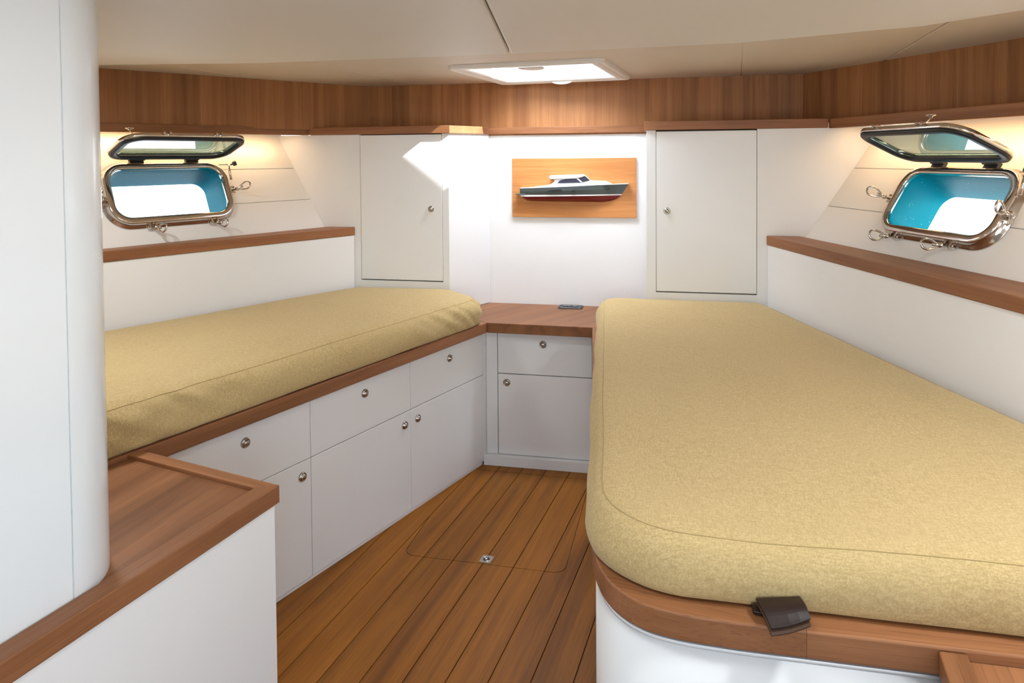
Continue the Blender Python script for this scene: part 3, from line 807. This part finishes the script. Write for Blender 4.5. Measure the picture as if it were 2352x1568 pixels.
# where the far edge meets the bunk board front
def hit_board(a_off):
    for i in range(900):
        e = i * 0.001; x, y = cp(a_off, e)
        if x <= tx(y) + 0.0025: return e
    return 0.5
FWd, FWf = 0.048, 0.036
e0, e1 = hit_board(0.0), hit_board(FWf)
ct = thing('counter', 'white counter with fiddled teak top beside the white partition', 'counter', (-1.1, 1.2, 0))
piece('fiddle_rail', [cp(0, 0), cp(FWf, FWd), cp(1.25, FWd), cp(1.25, 0)], 0.6605, ZB, 'teak', ct, along=(cp(1.25, 0), cp(0, 0)), bevel=0.003, seg=3, joint=(cp(0, 0), cp(FWf, FWd)))
piece('fiddle_rail', [cp(0.0004, 0.0004), cp(0.0, e0), cp(FWf, e1), cp(FWf, FWd + 0.0004)], 0.6605, ZB, 'teak', ct, along=(cp(0, 0), cp(0, e0)), bevel=0.003, seg=3, joint=(cp(0, 0), cp(FWf, FWd)))
yend = cp(1.25, FWd)
piece('top_panel', [cp(FWf + 0.0005, FWd + 0.0005), cp(FWf + 0.0005, e1), (tx(1.452) + 0.003, 1.452), (-2.0, 1.30), (-2.0, 0.45), cp(1.25, FWd + 0.0005)], 0.6605, 0.694, 'teak_counter', ct,
      along=(cp(1.25, 0.05), cp(0.0, 0.18)))
ccb = ct
piece('front_panel', [cp(0.008, 0.008), cp(1.25, 0.008), cp(1.25, 0.028), cp(0.008, 0.028)], 0.0, 0.656, 'white', ccb, bevel=0.0015)
piece('end_panel', [cp(0.008, 0.0285), cp(0.028, 0.0285), cp(0.028, e0 - 0.03), cp(0.008, e0 - 0.03)], 0.0, 0.656, 'white', ccb)
piece('shadow_gap', [cp(0.012, 0.012), cp(1.25, 0.012), cp(1.25, 0.03), cp(0.012, 0.03)], 0.6562, 0.6603, 'gap', ccb)
# partition with rounded nose standing on the counter
PZ0, PZ1 = 0.6945, 1.8595
def pp(a, e): return cp(a, FWd + 0.002 + e)
ga = (1.566 - 1.074) / 0.985                      # position of the groove along the counter
part = thing('partition', 'tall glossy white partition with a rounded edge in the left foreground', 'partition', (-1.15, 0.9, PZ0))
RN = 0.150
arcp = []
for k in range(17):
    q = math.radians(90 * k / 16)
    arcp.append(pp(ga - 0.0022 - RN * math.sin(q) * 0.97, RN * (1 - math.cos(q))))
nose = arcp + [pp(ga - 0.0022 - RN * 0.97, RN + 0.02), pp(ga - 0.0022, RN + 0.02)]
o = piece('nose_cap', nose, PZ0, PZ1, 'gelcoat', part)
for p in o.data.polygons: p.use_smooth = True
o.data.set_sharp_from_angle(angle=math.radians(25))
piece('panel', [pp(ga, 0), pp(1.24, 0), pp(1.24, RN + 0.02), pp(ga, RN + 0.02)], PZ0, PZ1, 'gelcoat', part, bevel=0.0008, seg=1)
piece('groove_filler', [pp(ga - 0.0021, 0.0025), pp(ga - 0.0001, 0.0025), pp(ga - 0.0001, 0.1), pp(ga - 0.0021, 0.1)], PZ0, PZ1, 'gelcoat', part)

# starboard counter
rc = thing('counter', 'teak topped counter at the foot of the wide bunk, bottom right', 'counter', (0.7, 0.95, 0))
rd = Vector((-0.145, -0.989))
def rp(a, x): return (0.4373 + x + rd.x * a, 1.2425 + rd.y * a)
piece('fiddle_rail', [rp(0, 0), rp(0.8, 0), rp(0.8, 0.042), rp(0, 0.042)], 0.6605, 0.700, 'teak', rc, bevel=0.003, seg=3)
piece('top_panel', [rp(0, 0.0425), rp(0.8, 0.0425), (rx(0.45) - 0.003, 0.452), (rx(1.2425) - 0.003, 1.2425)], 0.6605, 0.687, 'teak_counter', rc)
rb = rc
piece('end_panel', [rp(0.003, 0.008), rp(0.8, 0.008), rp(0.8, 0.026), rp(0.003, 0.026)], 0.0, 0.660, 'white', rb)
piece('aft_panel', [rp(0.78, 0.0265), rp(0.80, 0.0265), (rx(0.45) - 0.003, 0.452), (rx(0.47) - 0.003, 0.47)], 0.0, 0.660, 'white', rb)

# ================================================================== PORTLIGHTS
def portlight(s, name, label, lid_ang):
    W, fl = uvn(s, s.pc)          # local x: fl=+1 -> aft, -1 -> forward ; y up the hull ; z into the cabin
    t = thing(name, label, 'portlight', W.translation, 'structure')
    def ring_mesh(nm, prof, mat, Wm=None, parent=None, w_=PW, h_=PH, r=PR, close=True, seg=10):
        bm = bmesh.new()
        rings = [[(x, y, z) for x, y in rrect(w_ - off, h_ - off, r - off, seg)] for off, z in prof]
        if close: rings.append(rings[0])
        loft(bm, rings); bmesh.ops.remove_doubles(bm, verts=bm.verts, dist=1e-6)
        return link(nm, tomesh(bm, nm), M[mat], Wm or W, parent or t, True)
    f = ring_mesh('frame', [(-0.012, 0.001), (-0.012, 0.005), (-0.001, 0.007), (0.0, 0.030), (0.003, 0.035), (0.008, 0.037), (0.024, 0.037), (0.029, 0.034), (0.031, 0.028), (0.031, -0.02), (0.024, -0.02), (0.024, 0.001)], 'steel')
    tn = ring_mesh('tunnel', [(0.0315, 0.020), (0.0315, -0.150), (0.020, -0.150), (0.0225, -0.055), (0.028, -0.021), (0.0325, 0.020)][:2] + [(0.020, -0.150)], 'tunnel', close=False)
    # lid hinged along the top
    hy, hz = PH + 0.016, 0.040
    LWm = W @ Matrix.Translation((0, hy, hz)) @ Matrix.Rotation(math.radians(-lid_ang), 4, 'X')
    lw, lh, lr = PW - 0.006, PH - 0.010, PR - 0.008
    LC = LWm @ Matrix.Translation((0, -lh - 0.012, 0.0))
    lid = ring_mesh('lid', [(0, 0.006), (0.002, 0.014), (0.007, 0.017), (0.022, 0.017), (0.028, 0.013), (0.030, 0.004), (0.030, -0.002), (0.0, -0.002)], 'steel', LC, t, lw, lh, lr)
    ring_mesh('gasket', [(0.003, -0.0022), (0.005, -0.010), (0.012, -0.013), (0.026, -0.013), (0.034, -0.009), (0.036, -0.0022)], 'gasket', LC, lid, lw, lh, lr)
    bm = bmesh.new(); q = rrect(lw - 0.0302, lh - 0.0302, lr - 0.0302, 10)
    loft(bm, [[(x, y, 0.002) for x, y in q], [(x, y, 0.008) for x, y in q]], True, True, True)
    link('pane', tomesh(bm, 'pane'), M['pane'], LC, lid)
    for x in (-0.115, 0.115):       # lugs that take the dogs along the free edge
        bm = bmesh.new()
        for dx in (-0.013, 0.013):
            add_prism(bm, [(x + dx - 0.004, -lh - 0.018), (x + dx + 0.004, -lh - 0.018), (x + dx + 0.004, -lh + 0.012), (x + dx - 0.004, -lh + 0.012)], 0.002, 0.014)
        add_prism(bm, [(x - 0.013, -lh - 0.001), (x + 0.013, -lh - 0.001), (x + 0.013, -lh + 0.010), (x - 0.013, -lh + 0.010)], 0.004, 0.012)
        link('lug', tomesh(bm, 'lug', 0.002), M['steel'], LC, lid)
    for x in (-0.125, 0.125):       # hinge knuckles
        bm = bmesh.new()
        add_prism(bm, [(x - 0.030, PH - 0.020), (x + 0.030, PH - 0.020), (x + 0.030, hy + 0.006), (x - 0.030, hy + 0.006)], 0.020, 0.036)
        add_tube(bm, [(x - 0.034, hy, hz), (x + 0.034, hy, hz)], 0.0085, 12)
        link('hinge', tomesh(bm, 'hinge', 0.0012, 1), M['black'], W, t)
    # dogs: bracket, swing bolt and ring nut
    fwd = -fl
    for (x, y, ox, oy) in ((-fl * (PW + 0.004), -0.004, -fl, 0), (fl * (PW + 0.004), -0.030, fl, 0), (-fl * 0.165, -PH - 0.004, 0, -1), (fl * 0.115, -PH - 0.004, 0, -1)):
        tdir = Vector((oy, -ox, 0)); odir = Vector((ox, oy, 0)); b0 = Vector((x, y, 0.018))
        bm = bmesh.new()
        for sgn in (-1, 1):
            c = b0 + tdir * 0.014 * sgn
            p = [c - odir * 0.008 - tdir * 0.0045, c + odir * 0.018 - tdir * 0.0045, c + odir * 0.018 + tdir * 0.0045, c - odir * 0.008 + tdir * 0.0045]
            add_prism(bm, [(v.x, v.y) for v in p], 0.006, 0.030)
        add_tube(bm, [b0 + odir * 0.010 - tdir * 0.021, b0 + odir * 0.010 + tdir * 0.021], 0.0045, 10)
        dg = link('dog', tomesh(bm, 'dog', 0.0018), M['steel'], W, t)
        bd = (Vector((0, 0, 1)) * 0.86 + odir * 0.42 + Vector((fwd * 0.15, 0, 0))).normalized()
        bs = b0 + odir * 0.010; be = bs + bd * 0.056
        bm = bmesh.new(); add_tube(bm, [bs, be], 0.0050, 10); add_tube(bm, [bs + bd * 0.020, bs + bd * 0.034], 0.0095, 10)
        link('bolt', tomesh(bm, 'bolt'), M['steel'], W, dg, True)
        sd = bd.cross(W.to_3x3().inverted() @ Vector((0, -1, 0.35))).normalized()
        pts = []
        for k in range(22):
            a = 2 * math.pi * k / 22
            rr = 0.0250; pts.append(bs + bd * (0.066 - rr * 1.15 * math.cos(a)) + sd * rr * math.sin(a) * (0.72 + 0.28 * -math.cos(a)))
        bm = bmesh.new(); add_tube(bm, pts, 0.0040, 8, True)
        link('ring', tomesh(bm, 'ring'), M['steel'], W, dg, True)
    # friction stay with its black knob at the forward / aft upper corner
    sx = -fl if s.sgn > 0 else fl
    bm = bmesh.new()
    a0 = Vector((sx * (PW - 0.03), PH - 0.012, 0.030)); a1 = Vector((sx * (PW + 0.012), PH - 0.02, 0.046)); a2 = Vector((sx * (PW + 0.016), PH - 0.095, 0.030))
    add_tube(bm, [a0, a1], 0.0042, 8); add_tube(bm, [a1, a1.lerp(a2, 0.5), a2], 0.0062, 8)
    st = link('stay_arm', tomesh(bm, 'stay_arm'), M['steel'], W, t, True)
    bm = bmesh.new(); kd = Vector((sx * 0.8, 0.1, 0.6)).normalized()
    kw = W @ Matrix.Translation(a1 + Vector((sx * 0.006, -0.006, 0.006))) @ kd.to_track_quat('Z', 'Y').to_matrix().to_4x4()
    add_lathe(bm, [(0, 0), (0.004, 0), (0.004, 0.010), (0.010, 0.012), (0.0125, 0.016), (0.0125, 0.026), (0.009, 0.030), (0, 0.030)], 10)
    link('stay_knob', tomesh(bm, 'stay_knob'), M['black'], kw, st)
    return t, W, LC, fl
pL = portlight(SL, 'window_1', 'open chrome portlight over the narrow bunk, lid swung up', 84)
pR = portlight(SR, 'window_2', 'open chrome portlight over the wide bunk, lid swung up', 84)

# wire hooks that hold the lids up, hanging from the cove soffits
def stay_hook(label, top, bot):
    t = thing('stay_hook', label, 'hook', top, group=None)
    bm = bmesh.new()
    add_lathe(bm, [(0, 0), (0.016, 0), (0.016, 0.003), (0.006, 0.006), (0.004, 0.012), (0, 0.012)], 16, Matrix.Translation(Vector(top)) @ Matrix.Rotation(math.pi, 4, 'X'))
    link('mount', tomesh(bm, 'mount'), M['steel'], None, t, True)
    a, b = Vector(top) - Vector((0, 0, 0.01)), Vector(bot)
    pts = [a, a.lerp(b, 0.5), b]
    d = (b - a); side_ = Vector((d.y, -d.x, 0)).normalized()
    for k in range(1, 8):
        q = math.pi * k / 7; pts.append(b + side_ * 0.010 * (1 - math.cos(q)) - Vector((0, 0, 0.012 * math.sin(q))))
    bm = bmesh.new(); add_tube(bm, pts, 0.0022, 8)
    link('wire', tomesh(bm, 'wire'), M['steel'], None, t, True)
LCl, LCr = pL[2], pR[2]
pl_ = LCl @ Vector((pL[3] * 0.225, -0.085, 0.02)); pr_ = LCr @ Vector((pR[3] * 0.10, -0.118, 0.02))
stay_hook('thin wire lid hook hanging over the narrow bunk portlight', (pl_.x - 0.02, pl_.y, 1.6295), (pl_.x, pl_.y, pl_.z))
stay_hook('thin wire lid hook hanging over the wide bunk portlight', (pr_.x + 0.02, pr_.y + 0.0, 1.6295), (pr_.x, pr_.y, pr_.z))

# warm LED strips tucked behind the upper trims
def led(label, p, q, power, inw):
    a, b = Vector(p), Vector(q); d = (b - a); L = d.length; d.normalize(); n = Vector((-d.y, d.x, 0))
    W = Matrix(((d.x, n.x, 0, a.x), (d.y, n.y, 0, a.y), (0, 0, 1, a.z), (0, 0, 0, 1)))
    t = thing('led_strip', label, 'led strip', a)
    bm = bmesh.new(); add_prism(bm, [(0, -0.006), (L, -0.006), (L, 0.006), (0, 0.006)], -0.004, 0.0)
    link('profile', tomesh(bm, 'profile', 0.001, 1), M['brushed'], W, t)
    bm = bmesh.new(); add_prism(bm, [(0.004, -0.004), (L - 0.004, -0.004), (L - 0.004, 0.004), (0.004, 0.004)], -0.0055, -0.0041)
    link('diffuser', tomesh(bm, 'diffuser'), M['led'], W, t)
    area('led_light', (a + b) / 2 + Vector((0, 0, -0.008)), Vector((-inw * 0.55, 0, -1)), L, 0.02, power, (1.0, 0.66, 0.34)).rotation_euler = \
        (Matrix(((d.x, n.x, 0), (d.y, n.y, 0), (0, 0, 1)))).to_euler()
led('hidden warm light strip above the narrow bunk portlight', (tlx(2.45) - 0.05, 2.45, 1.629), (tlx(3.40) - 0.05, 3.40, 1.629), 1.7, 1)
led('hidden warm light strip above the wide bunk portlight', (trx(2.3) + 0.055, 2.3, 1.629), (trx(3.40) + 0.055, 3.40, 1.629), 1.8, -1)

# ================================================================== BOAT PLAQUE
BX0, BZ1, SC = -0.775, 1.486, 0.000345
plaque = thing('boat_plaque', 'half-hull motor yacht model on a honey wood plaque', 'model', (-0.447, 3.75, 1.17))
box('plaque_board', BX0, -0.119, 3.744, 3.7595, 1.173, BZ1, 'cherry', plaque, 0.0015)
YB = 3.7436
def q2(x, y): return (BX0 + (x - 165) * SC, BZ1 - (y - 155) * SC)
def interp(pts, x):
    for (a, b), (c, d) in zip(pts, pts[1:]):
        if a <= x <= c: return b + (d - b) * (x - a) / (c - a)
    return pts[-1][1] if x > pts[-1][0] else pts[0][1]
sheer = [(315, 612), (520, 605), (1000, 585), (1500, 560), (1955, 542)]
wl1 = [(315, 712), (1955, 699)]; wl2 = [(315, 739), (1955, 715)]
keel = [(315, 745), (360, 775), (400, 806), (480, 813), (1300, 820), (1560, 822), (1690, 805), (1780, 770), (1845, 716), (1955, 715)]
stem = lambda f: 1955 - 104 * f            # stem x at sheer (f=0) .. waterline (f=1)
ST = 26
def hullpart(name, mat, rows):
    """rows: functions s -> (x, y, breadth) for s in 0..1 from transom to stem"""
    bm = bmesh.new(); g = []
    for i in range(ST + 1):
        s = i / ST; g.append([])
        for r in rows:
            x, y, b = r(s); X, Z = q2(x, y); g[-1].append(bm.verts.new((X, YB - b, Z)))
        g[-1].append(bm.verts.new((g[-1][-1].co.x, YB, g[-1][-1].co.z))); g[-1].append(bm.verts.new((g[-1][0].co.x, YB, g[-1][0].co.z)))
    n = len(g[0])
    for A_, B_ in zip(g, g[1:]):
        for k in range(n):
            try: bm.faces.new((A_[k], A_[(k + 1) % n], B_[(k + 1) % n], B_[k]))
            except ValueError: pass
    bm.faces.new(g[0]); 
    bmesh.ops.remove_doubles(bm, verts=bm.verts, dist=1e-6)
    return link(name, tomesh(bm, name), M[mat], None, plaque)
def bread(s, full): return full * (1 - max(0, (s - 0.45) / 0.55) ** 2.2) * (0.9 + 0.1 * min(1, s * 4)) + 0.0008
r_sheer = lambda s: (315 + (1955 - 315) * s, interp(sheer, 315 + 1640 * s), bread(s, 0.060))
r_mid = lambda s: (317 + (1905 - 317) * s, (interp(sheer, 315 + 1640 * s) + 706) / 2, bread(s, 0.056))
r_w1 = lambda s: (320 + (1855 - 320) * s, interp(wl1, 320 + 1535 * s), bread(s, 0.048))
r_w2 = lambda s: (328 + (1846 - 328) * s, interp(wl2, 328 + 1518 * s), bread(s, 0.0465))
r_ch = lambda s: (335 + (1843 - 335) * s, (interp(wl2, 328 + 1518 * s) * 0.45 + interp(keel, 335 + 1508 * s) * 0.55), bread(s, 0.036))
r_k = lambda s: (338 + (1842 - 338) * s, interp(keel, 338 + 1504 * s), 0.004)
hullpart('topsides', 'model_grey', [r_sheer, r_mid, r_w1])
hullpart('boot_stripe', 'model_white', [r_w1, r_w2])
hullpart('bottom', 'model_red', [r_w2, r_ch, r_k])
def mp(name, pts, depth, mat, y1=YB, bev=0.003, parent=None):
    P_ = [q2(*p) for p in pts]; bm = bmesh.new()
    f = [bm.verts.new((x, y1 - depth, z)) for x, z in P_]; b = [bm.verts.new((x, y1, z)) for x, z in P_]; n = len(P_)
    bm.faces.new(f); bm.faces.new(b[::-1])
    for i in range(n): bm.faces.new((f[i], f[(i + 1) % n], b[(i + 1) % n], b[i]))
    return link(name, tomesh(bm, name, bev), M[mat], None, parent or plaque)
mp('deck', [(315, 613), (320, 603), (520, 597), (1000, 577), (1500, 553), (1950, 538), (1955, 545), (1500, 563), (1000, 588), (520, 607)], 0.046, 'model_white', bev=0.001)
cabin = mp('cabin', [(520, 604), (545, 585), (700, 569), (790, 548), (835, 517), (848, 492), (835, 472), (785, 466), (765, 448), (765, 430), (785, 416), (1050, 406), (1220, 401), (1270, 397), (1305, 410), (1315, 425), (1382, 490), (1500, 497), (1610, 503), (1665, 520), (1710, 545), (1500, 558), (1000, 584)], 0.040, 'model_white', bev=0.004)
win = [(888, 531), (915, 502), (950, 484), (1010, 470), (1180, 463), (1240, 452), (1300, 430), (1316, 428), (1382, 489), (1340, 500), (1250, 522), (1000, 530)]
mp('cabin_window', win, 0.002, 'model_glass', YB - 0.0402, 0.0006, cabin)
mp('window_pillar', [(1180, 461), (1205, 458), (1272, 517), (1248, 522)], 0.0012, 'model_white', YB - 0.0424, 0.0003, cabin)
mp('roof_overhang', [(768, 452), (766, 430), (785, 415), (1050, 405), (1050, 398), (1065, 405), (1220, 400), (1270, 396), (1308, 412), (1290, 428), (1180, 455), (1000, 463), (790, 466)], 0.006, 'model_white', YB - 0.0405, 0.002, cabin)
mp('swim_platform', [(240, 694), (395, 689), (395, 709), (300, 712), (243, 706)], 0.050, 'model_grey', bev=0.0015)
for nm, pts, dep in (('air_vent', [(750, 641), (830, 630), (965, 622), (955, 640), (760, 647)], 0.0012), ('hull_port', [(1110, 634), (1165, 633), (1165, 656), (1112, 657)], 0.0012), ('hull_port', [(1625, 612), (1680, 606), (1680, 624), (1628, 630)], 0.0012)):
    s_ = (pts[0][0] - 315) / 1640
    mp(nm, pts, 0.007, 'gasket', YB - bread(s_, 0.058) + 0.004, 0.0004)

# ================================================================== SMALL THINGS
# power outlet on the desk
so_ = thing('desk_outlet', 'flat black power outlet on the desk top', 'outlet', (-0.458, 3.70, ZB))
bm = bmesh.new(); q = rrect(0.063, 0.038, 0.012, 5); q1 = rrect(0.060, 0.035, 0.010, 5)
loft(bm, [[(x, y, 0) for x, y in q], [(x, y, 0.004) for x, y in q], [(x, y, 0.0065) for x, y in q1]], True, True, True)
WS = Matrix.Translation((-0.458, 3.702, ZB + 0.0002)) @ Matrix.Rotation(math.radians(-1.5), 4, 'Z')
link('plate', tomesh(bm, 'plate'), M['black'], WS, so_)
for x0, x1 in ((-0.042, -0.019), (-0.017, -0.001), (0.001, 0.008), (0.010, 0.034)):
    bm = bmesh.new(); add_prism(bm, [(x0, -0.010), (x1, -0.010), (x1, 0.022), (x0, 0.022)], 0.0064, 0.0110)
    link('socket', tomesh(bm, 'socket', 0.0012, 1), M['grey_plastic'], WS, so_)

# latch plate let into the floor hatch
fl_ = thing('floor_latch', 'square steel lift-ring plate set into the floor planks', 'latch', (-0.635, 2.543, 0))
WL = Matrix.Translation((-0.635, 2.5435, 0.0)) @ Matrix.Rotation(math.radians(-7), 4, 'Z')
bm = bmesh.new(); q = rrect(0.022, 0.025, 0.003, 3); loft(bm, [[(x, y, 0.0002) for x, y in q], [(x, y, 0.0018) for x, y in q]], True, True, True)
pl0 = link('plate', tomesh(bm, 'plate'), M['brushed'], WL, fl_)
bm = bmesh.new(); add_lathe(bm, [(0, 0.0019), (0.0125, 0.0019), (0.0120, 0.0024), (0, 0.0024)], 20); link('cup', tomesh(bm, 'cup'), M['black'], WL, fl_, True)
bm = bmesh.new(); add_lathe(bm, [(0.0125, 0.0019), (0.0145, 0.0035), (0.0165, 0.0019)], 24); link('rim', tomesh(bm, 'rim'), M['steel'], WL, fl_, True)
bm = bmesh.new(); add_lathe(bm, [(0, 0.0024), (0.006, 0.0024), (0.006, 0.004), (0.003, 0.0058), (0, 0.006)], 16); link('button', tomesh(bm, 'button'), M['steel'], WL, fl_, True)
for x in (-0.017, 0.017):
    for y in (-0.020, 0.020):
        bm = bmesh.new(); add_lathe(bm, [(0, 0.0018), (0.0025, 0.0018), (0.002, 0.0026), (0, 0.003)], 10, Matrix.Translation((x, y, 0)))
        link('screw', tomesh(bm, 'screw'), M['steel'], WL, fl_, True)

# leather strap hanging out from under the large mattress
strap = thing('leather_strap', 'folded dark brown leather strap over the teak edge of the wide bunk', 'strap', (0.2, 1.27, ZB))
def strap_sheet(name, TL, TR, BR, BL, bulge, th, mat, drop=0.0):
    TL, TR, BR, BL = map(Vector, (TL, TR, BR, BL)); bm = bmesh.new(); rings = []; nr = 9
    up_ = Vector((0.05, -0.55, 0.83))
    for i in range(nr + 1):
        t_ = i / nr; row = []
        for fx in (0, 0.25, 0.5, 0.75, 1.0):
            p = TL.lerp(TR, fx).lerp(BL.lerp(BR, fx), t_) + up_ * bulge * math.sin(math.pi * t_) + Vector((0, 0, -0.003 * math.sin(math.pi * fx) * t_ - drop * max(0, t_ - 0.75) * 4 * 0.5))
            row.append(p)
        row += [p - up_ * th for p in row[::-1]]
        rings.append(row)
    loft(bm, rings, True, True, True)
    return link(name, tomesh(bm, name, 0.0006, 1, 50), M[mat], None, strap, False)
fT = ((0.1615, 1.2775, 0.7305), (0.2335, 1.2795, 0.7415), (0.2425, 1.2330, 0.7335), (0.1790, 1.2230, 0.7150))
dn = Vector((0.0, -0.001, -0.0058))
strap_sheet('flap', *fT, 0.007, 0.0046, 'leather')
strap_sheet('under_layer', *[Vector(p) + dn for p in fT[:2]], *[Vector(p) + dn + Vector((0, -0.002, -0.004)) for p in fT[2:]], 0.006, 0.0044, 'leather_edge')
strap_sheet('folded_end', (0.1545, 1.281, 0.7190), (0.2200, 1.281, 0.7200), (0.2200, 1.264, 0.7150), (0.1560, 1.266, 0.7140), 0.0, 0.0085, 'leather')

# unseen fill lamps, added in the headliner to brighten bunks and fronts
def fill_lamp(label, x, y, power):
    t = thing('fill_lamp', label, 'lamp', (x, y, 1.8598))
    W = Matrix.Translation((x, y, 1.8598))
    bm = bmesh.new(); add_lathe(bm, [(0.125, 0), (0.125, -0.012), (0.118, -0.016), (0.106, -0.014), (0.106, 0)], 32)
    link('trim_ring', tomesh(bm, 'trim_ring'), M['steel'], W, t, True)
    bm = bmesh.new(); add_lathe(bm, [(0, -0.0105), (0.1055, -0.0105), (0.1055, -0.001), (0, -0.001)], 32)
    link('diffuser', tomesh(bm, 'diffuser'), M['lamp'], W, t)
    l = bpy.data.lights.new('fill_light', 'AREA'); l.shape = 'DISK'; l.size = 0.21; l.energy = power; l.color = (0.90, 0.96, 1.0)
    o = bpy.data.objects.new('fill_light', l); C.objects.link(o); o.location = (x, y, 1.847)
fill_lamp('added round fill lamp over the cabin sole, out of view', -0.25, 0.95, 3.5)
fill_lamp('added round fill lamp over the aft end of the wide bunk, out of view', 0.85, 1.25, 9.5)
fill_lamp('added round fill lamp over the foot of the narrow bunk, out of view', -1.80, 1.80, 8.0)
